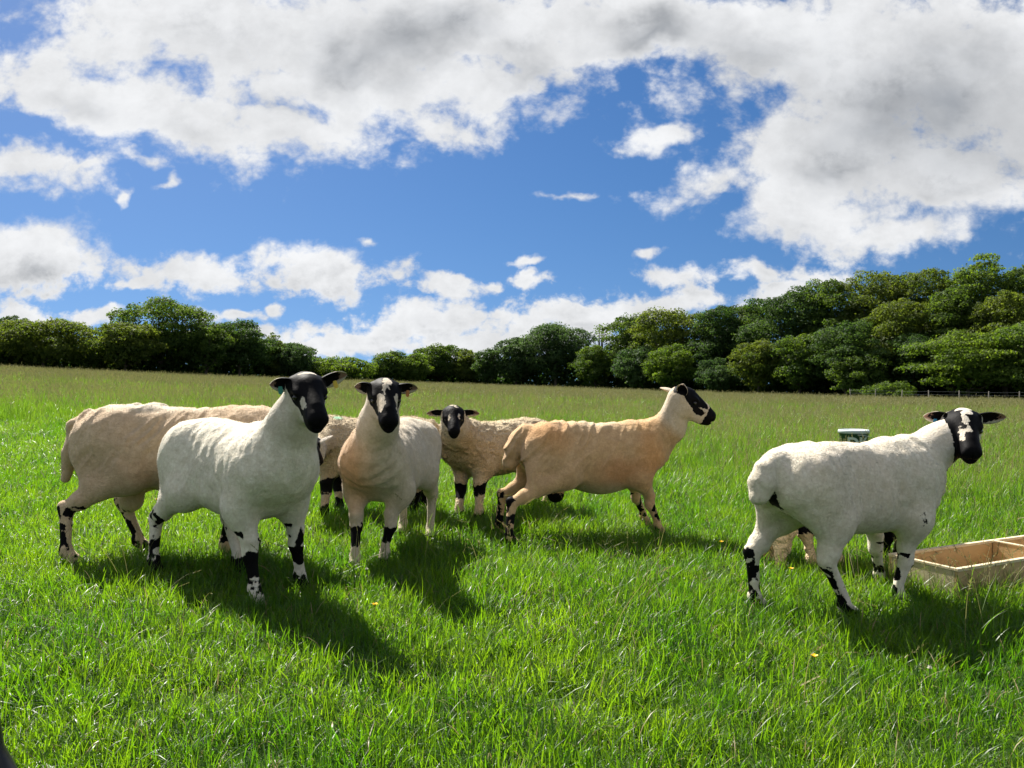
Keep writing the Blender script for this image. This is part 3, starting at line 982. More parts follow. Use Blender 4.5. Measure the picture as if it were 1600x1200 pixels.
FLOCK = [
 dict(label='white shorn sheep at front left with an almost black face, green tag in one ear', seed=3, mat=WHITE, s=1.03, wide=.90, len=.90, leg=.89, ripple=.0035, fuzz=52000, hair=.0055, mess=.8,
      hooves=dict(FR=(400, 948), FL=(470, 924), HR=(243, 900), HL=(378, 900)), poll=(477, 590, 3.42), look=(.44, -.80, -.44), hs=1.02, neck=1.05, belly=-.005,
      wool=(.80, .745, .62), bare=(.66, .60, .50), tail=.14, side=0.0, yaw=-40, shift=-.035,
      mark=dict(cheek=-.012, muzzle=.19, back=.07, white=[((.030, .004, .036), (.014, .046, .020)), ((.172, -.042, -.036), (.038, .010, .020)), ((-.035, -.015, .03), (.030, .036, .03))], fill=[((.12, 0, -.01), (.13, .06, .12))]),
      legs=dict(FR=[(.13, .235), (.105, .120)], FL=[(.13, .23), (0, .05)], HR=[(0, .09), (.15, .165)], HL=[(0, .10)]), speck=.50, speckz=.34,
      earR=dict(d=(-.05, 1, -.10), n=(-1, .1, .2), fold=1.2, len=.72, tag=TAG_GREEN, black=.045), earL=dict(d=(-.2, 1, .22), n=(-1, -.1, .3), fold=.75, len=.98, wid=1.15, tag=TAG_YELLOW, black=.03)),
 dict(label='tan shorn ram standing behind the front white sheep, its head hidden, long tail hanging', seed=11, mat=SHORN, s=1.075, wide=.98, leg=.91, fuzz=34000, hair=.007,
      hooves=dict(HR=(112, 886), HL=(228, 868), FR=(352, 872), FL=(396, 858)), yaw=4, poll=(462, 655, 4.30), look=(.62, -.50, -.60), hs=1.05, ram=True, shift=0.02,
      wool=(.65, .485, .32), bare=(.56, .47, .36), holes=.28, tail=.27, taildir=(-.22, 0, -1), tailr=.038, tailend=.6, fold=.016,
      tints=[((-.1, 0, .45), (.5, .4, .16), (.50, .33, .20), .75), ((-.2, 0, .80), (.5, .2, .08), (.74, .68, .56), .8)],
      mark=dict(cheek=-.030, muzzle=.19), legs=dict(HR=[(0, .035), (.10, .22, -1, -.3), (.24, .31, -1, .2)], HL=[(.04, .30, -1, .1)], FR=[(.1, .2)], FL=[(.1, .2)]), speck=.55, speckz=.33,
      spots=[((-.53, 0, .60), (.022, .03, .10))]),
 dict(label='tan and grey shorn sheep facing the camera with a white blaze down its black face', seed=5, mat=SHORN, s=1.0, wide=.93, leg=.90, ripple=.003, fuzz=42000, hair=.006,
      hooves=dict(FR=(554, 892), FL=(599, 884), HR=(628, 838), HL=(671, 846)), yaw=-99, poll=(600, 598, 3.98), look=(.24, -.82, -.46), hs=1.04, neck=1.02, shift=-.03,
      wool=(.64, .55, .42), bare=(.62, .54, .43), tail=.15, neckfold=.0022,
      tints=[((.42, -.1, .58), (.28, .20, .32), (.62, .38, .20), .9), ((-.2, .1, .55), (.4, .3, .4), (.55, .50, .41), .7)],
      mark=dict(cheek=-.022, muzzle=.205, back=.05, white=[((.055, .010, .03), (.042, .026, .05)), ((.105, -.004, .012), (.036, .018, .05)), ((.160, -.034, -.02), (.068, .017, .04)), ((.15, .043, -.03), (.060, .010, .03))], dark=[((.165, .010, .0), (.06, .026, .09))]),
      legs=dict(FR=[(.125, .225), (0, .045)], FL=[(.12, .215), (0, .04)], HR=[(0, .03)], HL=[(0, .05)]),
      earR=dict(d=(-.1, 1, .0), n=(-1, .2, .2), fold=1.3, len=.66, black=.06), earL=dict(d=(-.1, 1, -.12), n=(-1, -.1, .3), fold=1.0, len=.86, black=.075, tag=TAG_ORANGE)),
 dict(label='cream woolly sheep half hidden between the two front sheep, green mark on its back', seed=8, mat=WOOLLY, s=.955, wide=1.1, leg=1.15, fuzz=26000, hair=.014, h=.009,
      hooves=dict(FL=(505, 815), FR=(529, 806), HL=(640, 806), HR=(655, 800)), yaw=178, poll=(486, 688, 5.30), look=(-.45, -.55, -.70), hs=1.0, fleece=.006,
      wool=(.60, .485, .32), tail=.2, mark=dict(cheek=-.030, muzzle=.19), legs=dict(FL=[(0, .12), (.2, .30)], FR=[(.0, .13), (.17, .33)], HL=[(0, .2)], HR=[(0, .2)]),
      tints=[((.23, .06, .79), (.05, .05, .05), (.25, .60, .40), .9)],
      earL=dict(d=(-.5, 1, .15), n=(-.2, -.6, 1), len=1.15, black=.02, fold=.8)),
 dict(label='cream woolly sheep facing the camera in the middle, smallest head and wide level ears', seed=14, mat=WOOLLY, s=.945, wide=1.17, leg=1.22, fuzz=42000, hair=.013, h=.008,
      hooves=dict(FR=(716, 812), FL=(747, 815), HR=(812, 790), HL=(852, 792)), yaw=-140, poll=(708, 640, 5.50), look=(.10, -.90, -.38), hs=.88, neck=1.28, fleece=.010, hairw=.002, neckbow=(0, 0, -.02),
      wool=(.70, .575, .38), bare=(.66, .58, .46), tail=.2,
      mark=dict(cheek=-.030, muzzle=.165, white=[((.012, 0, .04), (.016, .030, .025)), ((.045, .018, .035), (.016, .017, .03)), ((.12, -.033, -.012), (.050, .016, .035)), ((.115, .040, -.012), (.040, .010, .03)), ((-.02, -.02, .03), (.015, .02, .02))], fill=[((.14, .004, -.0), (.09, .05, .10))]),
      legs=dict(FR=[(0, .06), (.16, .255)], FL=[(0, .07), (.19, .275)], HR=[(0, .05)], HL=[(0, .05)]),
      earR=dict(d=(-.1, 1, -.08), n=(-1, .1, .3), fold=.6, len=1.12, black=.02), earL=dict(d=(-.1, 1, -.10), n=(-1, -.1, .3), fold=.6, len=1.12, black=.02)),
 dict(label='orange tan shorn ram in profile facing right, head turned away, front legs together', seed=21, mat=SHORN, s=1.0, wide=.98, leg=.91, fuzz=42000, hair=.006, h=.0075,
      hooves=dict(HR=(801, 858), HL=(785, 836), FR=(1030, 838), FL=(1008, 822)), yaw=15, poll=(1062, 609, 5.28), look=(.86, .06, -.42), hs=1.06, ram=True, belly=.040, neck=1.06, neckbow=(.04, 0, -.05), shift=.045,
      wool=(.64, .43, .235), bare=(.64, .54, .41), tail=.17, taildir=(-.30, 0, -1), tailr=.045, tailmid=1.2, tailend=.85, fold=.020, holes=.25, neckfold=.0025,
      tints=[((-.36, -.1, .70), (.20, .25, .16), ORANGE, .70), ((.33, -.1, .58), (.16, .25, .26), ORANGE, .80), ((.15, -.15, .46), (.30, .2, .14), (.52, .28, .13), .85), ((.28, 0, .74), (.16, .2, .08), (.62, .38, .14), .6), ((-.02, 0, .80), (.22, .3, .10), (.74, .62, .43), .7), ((.0, 0, .33), (.35, .3, .10), (.48, .40, .28), .8)],
      mark=dict(cheek=-.030, muzzle=.215, white=[((.185, -.035, -.055), (.035, .020, .014)), ((.185, .035, -.055), (.035, .020, .014))], dark=[((.14, -.045, -.075), (.06, .03, .022))]),
      legs=dict(HR=[(.05, .20, -.8, -.3), (.25, .32, -1, -.2), (0, .04)], HL=[(.04, .28, -1, .3)], FR=[(.10, .18, 1, 0), (0, .03)], FL=[(.08, .16)]), speck=.60, speckz=.27,
      spots=[((.255, -.145, .43), (.025, .04, .04)), ((-.51, -.045, .60), (.03, .03, .10)), ((-.28, 0, .28), (.07, .07, .06))],
      earR=dict(d=(-.35, .75, .40), n=(.35, -.7, .35), fold=1.2, len=.80, black=.03, rim=-1), earL=dict(d=(-.95, .9, -.10), n=(.2, -.2, 1), fold=1.0, len=1.0, black=.01)),
 dict(label='white shorn sheep at right seen from behind its flank, looking back beside the trough', seed=31, mat=WHITE, s=1.03, wide=.88, leg=.90, thigh=.72, stifle=-.065, belly=-.022, holes=.10, ripple=.0045, fuzz=52000, hair=.005, mess=.8,
      hooves=dict(HR=(1330, 972), HL=(1186, 958), FR=(1402, 950), FL=(1376, 920)), yaw=28, poll=(1503, 645, 3.95), look=(-.28, -.82, -.44), hs=1.04, neck=1.0, shift=-.045, side=-.02,
      wool=(.79, .72, .59), bare=(.66, .60, .51), tail=.115, taildir=(-.32, 0, -1), tailr=.044, tailmid=1.3, tailend=1.0, neckfold=.006,
      tints=[((-.1, -.2, .6), (.5, .2, .4), (.74, .63, .50), .6)],
      mark=dict(cheek=.008, slope=.42, muzzle=.185, white=[((.015, 0, .036), (.022, .05, .02)), ((.055, .0, .03), (.030, .030, .03)), ((.105, -.008, .01), (.040, .017, .05)), ((.155, -.028, -.025), (.065, .017, .04))], dark=[((.045, -.02, .04), (.010, .02, .02))]),
      legs=dict(HR=[(.04, .26, -1, .5), (0, .06)], HL=[(.0, .07), (.08, .30, -1, .6)], FR=[(.10, .22, .9, -.3), (0, .02)], FL=[(.1, .14)]), speck=.74, speckz=.27,
      spots=[((-.565, -.02, .655), (.02, .02, .014)), ((-.57, -.03, .62), (.014, .014, .012)), ((-.52, -.02, .50), (.05, .035, .10)), ((-.42, .04, .40), (.03, .03, .012)), ((.235, -.16, .42), (.025, .04, .035))],
      earR=dict(d=(-.1, 1, -.02), n=(-1, .1, .2), fold=.9, len=.85, black=.035, tag=TAG_BLUE), earL=dict(d=(-.1, 1, -.02), n=(-1, -.1, .2), fold=.9, len=1.0, black=.05)),
 dict(label='small fawn sheep with long crimped wool, mostly hidden behind the right white sheep', seed=41, mat=WOOLLY, s=.76, wide=1.0, leg=1.3, fuzz=12000, hair=.016, h=.009,
      hooves=dict(HR=(1318, 893), HL=(1274, 890), FR=(1400, 890), FL=(1384, 880)), yaw=8, poll=(1400, 800, 4.8), look=(.75, .2, -.75), hs=.85, fleece=.006, crimp=.010,
      wool=(.88, .68, .42), tail=.74, taildir=(-.36, 0, -1), tailr=.088, tailmid=1.15, tailend=1.10,
      mark=dict(cheek=-.030, muzzle=.19), legs=dict(HR=[(.22, .35)], HL=[(.2, .35)], FR=[(0, .35)], FL=[(0, .35)])),
]
for cfg in FLOCK:
    make_sheep(cfg)
# ------------------------------------------------------------------ grass
def grass_material(name, dif_a, dif_b, tr_a, tr_b, dry=0.0, mixf=0.48, rough=0.40, patch=0.55):
    m = bpy.data.materials.new(name)
    m.use_nodes = True
    t = m.node_tree
    t.nodes.clear()
    b = NB(t)
    bv = b.add('ShaderNodeAttribute', attribute_name='bv').outputs['Fac']
    bh = b.add('ShaderNodeAttribute', attribute_name='bh').outputs['Fac']
    pos = b.add('ShaderNodeNewGeometry').outputs['Position']
    rnd = b.add('ShaderNodeObjectInfo').outputs['Random']
    n = b.noise(pos, patch, 4.0, 0.6)
    f = b.math('ADD', b.math('MULTIPLY', bv, 0.50), b.math('ADD', b.math('MULTIPLY', rnd, 0.22), b.math('MULTIPLY_ADD', b.smooth(n, 0.3, 0.7), 0.5, -0.12)), clamp=True)
    n2 = b.noise(pos, patch * 4.5, 3.0, 0.6)
    f = b.math('ADD', f, b.math('MULTIPLY_ADD', b.smooth(n2, 0.35, 0.65), 0.44, -0.24), clamp=True)
    cd_ = b.mix(f, rgba(dif_a), rgba(dif_b))
    ct_ = b.mix(f, rgba(tr_a), rgba(tr_b))
    # a few withered blades, and darker, duller bases
    dr = b.math('GREATER_THAN', bv, 1.0 - dry)
    cd_ = b.mix(dr, cd_, rgba((0.33, 0.27, 0.13)))
    ct_ = b.mix(dr, ct_, rgba((0.22, 0.17, 0.07)))
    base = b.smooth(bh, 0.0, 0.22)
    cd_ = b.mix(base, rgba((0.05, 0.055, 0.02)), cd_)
    pr = b.add('ShaderNodeBsdfPrincipled')
    t.links.new(cd_, pr.inputs['Base Color'])
    pr.inputs['Roughness'].default_value = rough
    pr.inputs['Specular IOR Level'].default_value = 0.34
    tr = b.add('ShaderNodeBsdfTranslucent')
    t.links.new(ct_, tr.inputs['Color'])
    mx = b.add('ShaderNodeMixShader')
    mx.inputs[0].default_value = mixf
    t.links.new(pr.outputs[0], mx.inputs[1])
    t.links.new(tr.outputs[0], mx.inputs[2])
    o = b.add('ShaderNodeOutputMaterial')
    t.links.new(mx.outputs[0], o.inputs['Surface'])
    return m

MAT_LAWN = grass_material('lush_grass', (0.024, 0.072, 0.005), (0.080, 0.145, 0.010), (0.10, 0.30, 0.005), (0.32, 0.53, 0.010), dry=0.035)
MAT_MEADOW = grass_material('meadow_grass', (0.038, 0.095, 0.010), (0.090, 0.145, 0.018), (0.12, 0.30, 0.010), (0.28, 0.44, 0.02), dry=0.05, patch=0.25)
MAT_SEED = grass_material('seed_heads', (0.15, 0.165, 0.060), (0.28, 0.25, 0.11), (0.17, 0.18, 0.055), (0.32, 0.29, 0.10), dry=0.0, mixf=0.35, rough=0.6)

def blades(specs):
    """specs: rows of base xy, height, width, lean dir, lean, curl, random -> one mesh of bent tapering strips"""
    V, F, BV, BH = [], [], [], []
    for (x, y, L, w, az, lean, curl, rv, seg) in specs:
        o = len(V)
        ca, sa = math.cos(az), math.sin(az)
        tw = random.uniform(-.6, .6)
        fx, fy = -math.sin(az + tw), math.cos(az + tw)
        px_, pz_ = 0.0, 0.0
        ang = lean
        st = L / seg
        for i in range(seg + 1):
            u = i / seg
            ww = w * (0.65 + 0.55 * u if u < .4 else .87 * (1 - ((u - .4) / .6) ** 1.7) + .02) * .5
            X = x + ca * px_; Y = y + sa * px_
            if i < seg:
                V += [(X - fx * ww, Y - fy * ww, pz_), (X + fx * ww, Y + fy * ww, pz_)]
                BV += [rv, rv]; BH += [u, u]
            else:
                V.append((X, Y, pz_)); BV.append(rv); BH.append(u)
            px_ += math.sin(ang) * st; pz_ += math.cos(ang) * st
            ang += curl / seg
        for i in range(seg - 1):
            a = o + 2 * i
            F += [(a, a + 1, a + 3), (a, a + 3, a + 2)]
        a = o + 2 * (seg - 1)
        F.append((a, a + 1, a + 2))
    return V, F, BV, BH

def clump_obj(name, V, F, BV, BH, mats, midx=None):
    o = mesh_obj(name, np.array(V), np.array(F), mats, None, True, link=False)
    fattr(o.data, 'bv', BV); fattr(o.data, 'bh', BH)
    if midx is not None:
        o.data.polygons.foreach_set('material_index', np.array(midx, dtype=np.int32))
    return o

def lawn_clump(i, n=44, R=.07, Lm=.088):
    sp = []
    for k in range(n):
        r = R * math.sqrt(random.random()); a = random.uniform(0, 6.283)
        if random.random() < .50:      # short broad leaves close to the ground
            L, w, le, cu = random.uniform(.03, .065), random.uniform(.0042, .0072), random.uniform(.25, 1.2), random.uniform(.2, 1.2)
        else:
            L, w, le, cu = max(.05, random.gauss(Lm, .032)), random.uniform(.0024, .0050), abs(random.gauss(.22, .36)), random.gauss(.75, .8)
        sp.append((r * math.cos(a), r * math.sin(a), L, w, random.uniform(0, 6.283), le, cu, random.random(), 4))
    return clump_obj('lawn_clump', *blades(sp), MAT_LAWN)

def seed_head(V, F, BV, BH, MI, x, y, z, ax, L, w, n, rv):
    """a loose ear of grass: small spikelets set round the stem"""
    ax = np.array(ax) / np.linalg.norm(ax)
    for k in range(n):
        u = k / n
        c = np.array([x, y, z]) + ax * (L * u)
        d = np.array([random.gauss(0, 1), random.gauss(0, 1), random.gauss(.4, .5)]); d /= np.linalg.norm(d)
        d = d * .55 + ax * .6
        s = np.cross(d, [random.random(), random.random(), 1]); s /= np.linalg.norm(s) + 1e-6
        ln = L * .24 * (1 - .45 * u)
        o = len(V)
        V += [tuple(c - s * w * .35), tuple(c + s * w * .35), tuple(c + d * ln)]
        F.append((o, o + 1, o + 2)); BV += [rv] * 3; BH += [1] * 3; MI.append(1)

def meadow_clump(i, n=44, R=.17, Lm=.30, stems=4, wide=1.0):
    sp = []
    for k in range(n):
        r = R * math.sqrt(random.random()); a = random.uniform(0, 6.283)
        L = max(.10, random.gauss(Lm, .07))
        sp.append((r * math.cos(a), r * math.sin(a), L, random.uniform(.004, .0065) * wide, random.uniform(0, 6.283), abs(random.gauss(.10, .16)), random.gauss(.55, .5), random.random() * .95, 4))
    V, F, BV, BH = blades(sp)
    MI = [0] * len(F)
    for k in range(stems):
        r = R * math.sqrt(random.random()); a = random.uniform(0, 6.283)
        L = random.uniform(1.15, 1.65) * Lm
        az, le, cu = random.uniform(0, 6.283), abs(random.gauss(.08, .10)), random.gauss(.25, .2)
        x, y = r * math.cos(a), r * math.sin(a)
        v, f, bv, bh = blades([(x, y, L, .0026 * wide, az, le, cu, .7, 4)])
        o = len(V)
        V += v; F += [tuple(q + o for q in t_) for t_ in f]; BV += bv; BH += bh; MI += [1 if q > len(f) * .55 else 0 for q in range(len(f))]
        tip = np.array(v[-1])
        an = le + cu
        seed_head(V, F, BV, BH, MI, tip[0], tip[1], tip[2] - .03, (math.cos(az) * math.sin(an), math.sin(az) * math.sin(an), math.cos(an)), random.uniform(.06, .12), .012 * wide, 12, random.random())
    return clump_obj('meadow_clump', V, F, BV, BH, [MAT_MEADOW, MAT_SEED], MI)

def stalk_clump(i):
    V, F, BV, BH, MI = [], [], [], [], []
    for k in range(random.choice([1, 2, 2, 3])):
        x, y = random.gauss(0, .03), random.gauss(0, .03)
        L = random.uniform(.22, .40)
        az, le, cu = random.uniform(0, 6.283), abs(random.gauss(.15, .2)), random.gauss(.55, .5)
        dry = random.random() < .45
        v, f, bv, bh = blades([(x, y, L, .0028, az, le, cu, .8, 7)])
        o = len(V)
        V += v; F += [tuple(q + o for q in t_) for t_ in f]; BV += bv; BH += bh; MI += [1 if dry else 0] * len(f)
        if random.random() < .7:
            an = le + cu
            tip = v[-1]
            seed_head(V, F, BV, BH, MI, tip[0], tip[1], tip[2] - .01, (math.cos(az) * math.sin(an), math.sin(az) * math.sin(an), math.cos(an)), random.uniform(.05, .09), .006, 16, random.random())
    for k in range(4):
        v, f, bv, bh = blades([(random.gauss(0, .02), random.gauss(0, .02), random.uniform(.13, .26), random.uniform(.0032, .005), random.uniform(0, 6.28), abs(random.gauss(.2, .2)), random.gauss(.8, .5), random.random() * .8, 6)])
        o = len(V)
        V += v; F += [tuple(q + o for q in t_) for t_ in f]; BV += bv; BH += bh; MI += [0] * len(f)
    return clump_obj('stalk_clump', V, F, BV, BH, [MAT_MEADOW, MAT_SEED], MI)

def scatter(name, makers, pts, rots, scl, idx, label_kind='stuff'):
    lib = bpy.data.collections.new(name + '_plants')
    for i, o in enumerate(makers):
        o.name = '%s_plant_%03d' % (name, i)
        lib.objects.link(o)
    me = bpy.data.meshes.new(name)
    n = len(pts)
    me.vertices.add(n)
    me.vertices.foreach_set('co', np.asarray(pts, dtype=np.float32).ravel())
    a = me.attributes.new('rot', 'FLOAT_VECTOR', 'POINT'); a.data.foreach_set('vector', np.asarray(rots, dtype=np.float32).ravel())
    a = me.attributes.new('scl', 'FLOAT_VECTOR', 'POINT'); a.data.foreach_set('vector', np.asarray(scl, dtype=np.float32).ravel())
    a = me.attributes.new('idx', 'INT', 'POINT'); a.data.foreach_set('value', np.asarray(idx, dtype=np.int32))
    me.update()
    o = bpy.data.objects.new(name, me)
    COL.objects.link(o)
    o['kind'] = label_kind
    g = bpy.data.node_groups.new(name + '_scatter', 'GeometryNodeTree')
    g.interface.new_socket('Geometry', in_out='INPUT', socket_type='NodeSocketGeometry')
    g.interface.new_socket('Geometry', in_out='OUTPUT', socket_type='NodeSocketGeometry')
    N = g.nodes; Lk = g.links
    gi = N.new('NodeGroupInput'); go = N.new('NodeGroupOutput')
    ci = N.new('GeometryNodeCollectionInfo')
    ci.inputs['Collection'].default_value = lib
    ci.inputs['Separate Children'].default_value = True
    ci.inputs['Reset Children'].default_value = True
    ip = N.new('GeometryNodeInstanceOnPoints')
    ip.inputs['Pick Instance'].default_value = True
    def na(nm, ty):
        q = N.new('GeometryNodeInputNamedAttribute'); q.data_type = ty; q.inputs['Name'].default_value = nm
        return q.outputs['Attribute']
    Lk.new(gi.outputs[0], ip.inputs['Points'])
    Lk.new(ci.outputs[0], ip.inputs['Instance'])
    Lk.new(na('idx', 'INT'), ip.inputs['Instance Index'])
    Lk.new(na('rot', 'FLOAT_VECTOR'), ip.inputs['Rotation'])
    Lk.new(na('scl', 'FLOAT_VECTOR'), ip.inputs['Scale'])
    Lk.new(ip.outputs[0], go.inputs[0])
    md = o.modifiers.new('scatter', 'NODES')
    md.node_group = g
    return o

TROUGH_C = None
def field_points(y0, y1, dens, margin=0.9, half=0.70):
    """random points over the part of the field the picture could see between two distances"""
    n = int((y1 - y0) * (half * (y0 + y1) + 2 * margin) * dens)
    w0, w1 = half * y0 + margin, half * y1 + margin
    yy = []
    m = 0
    while m < n:
        y = RNG.uniform(y0, y1, n)
        y = y[RNG.random(n) < (half * y + margin) / w1]
        yy.append(y); m += len(y)
    y = np.concatenate(yy)[:n]
    x = RNG.uniform(-1, 1, n) * (half * y + margin)
    return np.stack([x, y, ground(x, y)], -1)

def tallness(P):
    """how much the long meadow grass takes over from the grazed turf"""
    x, y = P[:, 0], P[:, 1]
    n = vnoise(np.stack([x, y, 0 * x], -1), .55, 77) + .5 * vnoise(np.stack([x, y, 0 * x], -1), 1.7, 78)
    edge = 9.0 - 0.9 * np.clip(x, -3, 4) + 1.6 * n
    return np.clip((y - edge) / 5.0, 0, 1)

def in_trough(P):
    a = math.radians(29.0)
    q = P[:, :2] - np.array([2.20, 3.81])
    u = q[:, 0] * math.cos(a) + q[:, 1] * math.sin(a)
    v = -q[:, 0] * math.sin(a) + q[:, 1] * math.cos(a)
    return (u > -.02) & (u < 1.57) & (v > -.02) & (v < .40)

def grass():
    lawn = [lawn_clump(i) for i in range(14)]
    P = np.concatenate([field_points(1.2, 4.2, 420), field_points(4.2, 8, 250), field_points(8, 15, 110)])
    P = P[RNG.random(len(P)) > tallness(P) * .9]
    P = P[~in_trough(P)]
    n = len(P)
    big = vnoise(P * np.array([1, 1, 0]), .9, 81) * .5 + vnoise(P * np.array([1, 1, 0]), 3.5, 82) * .35
    s = (1.0 + .28 * big + RNG.normal(0, .12, n)).clip(.5, 1.7)
    sc = np.stack([s * (1.0 + .35 * (P[:, 1] > 7)), s * (1.0 + .35 * (P[:, 1] > 7)), s * (1 + .25 * np.clip((P[:, 1] - 4) / 6, 0, 1))], -1)
    rot = np.stack([RNG.normal(0, .13, n), RNG.normal(0, .13, n), RNG.uniform(0, 6.283, n)], -1)
    scatter('grass', lawn, P, rot, sc, RNG.integers(0, 14, n))
    mead = [meadow_clump(i) for i in range(8)]
    P = np.concatenate([field_points(5.5, 14, 26), field_points(14, 30, 22)])
    tl = tallness(P)
    P = P[(RNG.random(len(P)) < tl + .02) & ~in_trough(P)]
    n = len(P)
    s = RNG.normal(1.0, .16, n).clip(.6, 1.5)
    s *= .72 + .28 * np.clip((P[:, 1] - 8) / 10, 0, 1)
    rot = np.stack([RNG.normal(0, .10, n), RNG.normal(0, .10, n), RNG.uniform(0, 6.283, n)], -1)
    scatter('meadow_grass', mead, P, rot, np.stack([s, s, s], -1), RNG.integers(0, 8, n))
    far = [meadow_clump(i, n=64, R=.40, Lm=.40, stems=6, wide=2.0) for i in range(6)]
    P = np.concatenate([field_points(28, 60, 7, 3, .72), field_points(60, 135, 3.6, 4, .72)])
    P = P[P[:, 1] < np.interp(P[:, 0] / P[:, 1] * FPX + 800, [-200, 0, 300, 500, 700, 900, 1100, 1300, 1600, 1900], [88, 92, 98, 115, 130, 118, 99, 84, 74, 70])]
    n = len(P)
    s = RNG.normal(1.0, .15, n).clip(.6, 1.5) * (1 + .25 * np.clip((P[:, 1] - 60) / 60, 0, 1))
    rot = np.stack([RNG.normal(0, .06, n), RNG.normal(0, .06, n), RNG.uniform(0, 6.283, n)], -1)
    scatter('hay_grass', far, P, rot, np.stack([s * 1.2, s * 1.2, s], -1), RNG.integers(0, 6, n))
    st = [stalk_clump(i) for i in range(12)]
    P = np.concatenate([field_points(2.1, 5, 15), field_points(5, 12, 15)])
    P = P[(vnoise(P * np.array([1, 1, 0]), .8, 91) + P[:, 0] * .10 + RNG.normal(0, .5, len(P))) > .05]
    P = P[~in_trough(P)]
    n = len(P)
    s = RNG.normal(.85, .2, n).clip(.45, 1.4)
    rot = np.stack([RNG.normal(0, .15, n), RNG.normal(0, .15, n), RNG.uniform(0, 6.283, n)], -1)
    # longer tufts left standing against the trough
    q = RNG.random((110, 2)) * np.array([1.75, .13]) + np.array([-.12, -.15])
    q2 = RNG.random((34, 2)) * np.array([.12, .55]) + np.array([-.14, -.05])
    q = np.concatenate([q, q2])
    a = math.radians(29.0)
    X = 2.20 + q[:, 0] * math.cos(a) - q[:, 1] * math.sin(a); Y = 3.81 + q[:, 0] * math.sin(a) + q[:, 1] * math.cos(a)
    T = np.stack([X, Y, ground(X, Y)], -1)
    P = np.concatenate([P, T]); n2 = len(T)
    s = np.concatenate([s, RNG.normal(.72, .16, n2).clip(.4, 1.1)]); rot = np.concatenate([rot, np.stack([RNG.normal(0, .2, n2), RNG.normal(0, .2, n2), RNG.uniform(0, 6.28, n2)], -1)])
    n += n2
    scatter('grass_stalks', st, P, rot, np.stack([s, s, s], -1), RNG.integers(0, 12, n))
grass()
# ------------------------------------------------------------------ trees and hedge
def leaf_material(name, a, c, ta, tc):
    m = bpy.data.materials.new(name)
    m.use_nodes = True
    t = m.node_tree
    t.nodes.clear()
    b = NB(t)
    lv = b.add('ShaderNodeAttribute', attribute_name='lv').outputs['Fac']
    cd_ = b.mix(lv, rgba(a), rgba(c))
    ct_ = b.mix(lv, rgba(ta), rgba(tc))
    pr = b.add('ShaderNodeBsdfPrincipled')
    t.links.new(cd_, pr.inputs['Base Color'])
    pr.inputs['Roughness'].default_value = 0.62
    pr.inputs['Specular IOR Level'].default_value = 0.15
    tr = b.add('ShaderNodeBsdfTranslucent')
    t.links.new(ct_, tr.inputs['Color'])
    mx = b.add('ShaderNodeMixShader')
    mx.inputs[0].default_value = 0.50
    t.links.new(pr.outputs[0], mx.inputs[1]); t.links.new(tr.outputs[0], mx.inputs[2])
    o = b.add('ShaderNodeOutputMaterial')
    t.links.new(mx.outputs[0], o.inputs['Surface'])
    return m

LEAF = {
    'dark': leaf_material('dark_leaves', (.026, .058, .018), (.062, .106, .029), (.038, .094, .012), (.108, .180, .024)),
    'mid': leaf_material('green_leaves', (.034, .067, .016), (.082, .122, .025), (.062, .130, .010), (.168, .252, .019)),
    'olive': leaf_material('olive_leaves', (.043, .072, .016), (.103, .130, .026), (.082, .142, .010), (.216, .270, .022)),
    'fresh': leaf_material('fresh_leaves', (.046, .086, .016), (.110, .151, .030), (.091, .180, .010), (.222, .324, .019)),
    'blue': leaf_material('blue_green_leaves', (.031, .065, .023), (.072, .115, .043), (.046, .103, .019), (.110, .180, .038)),
}
def bark_material():
    m = bpy.data.materials.new('bark')
    m.use_nodes = True
    t = m.node_tree
    b = NB(t)
    bs = t.nodes['Principled BSDF']
    tc = b.add('ShaderNodeTexCoord').outputs['Object']
    n = b.noise(b.vmath('MULTIPLY', tc, (6, 6, 1.2)), 2.0, 5.0, 0.65)
    t.links.new(b.mix(n, rgba((.035, .028, .020)), rgba((.12, .10, .075))), bs.inputs['Base Color'])
    bs.inputs['Roughness'].default_value = .9
    bmp = b.add('ShaderNodeBump'); bmp.inputs['Strength'].default_value = .6
    t.links.new(n, bmp.inputs['Height']); t.links.new(bmp.outputs[0], bs.inputs['Normal'])
    return m
BARK = bark_material()

def tube(pts, rads, n=7):
    V, F = [], []
    pts = [np.array(p, float) for p in pts]
    for i, p in enumerate(pts):
        d = pts[min(i + 1, len(pts) - 1)] - pts[max(i - 1, 0)]
        d /= np.linalg.norm(d) + 1e-9
        u = np.cross(d, [0.3, 1, 0.1]); u /= np.linalg.norm(u)
        w = np.cross(d, u)
        for k in range(n):
            a = 2 * math.pi * k / n
            V.append(p + rads[i] * (math.cos(a) * u + math.sin(a) * w))
    for i in range(len(pts) - 1):
        for k in range(n):
            a, c = i * n + k, i * n + (k + 1) % n
            F.append((a, c, c + n, a + n))
    return V, F

def tree_line(px):
    return float(np.interp(px, [-200, 0, 300, 500, 700, 900, 1100, 1300, 1600, 1900], [86, 90, 96, 113, 128, 116, 97, 82, 72, 68]))

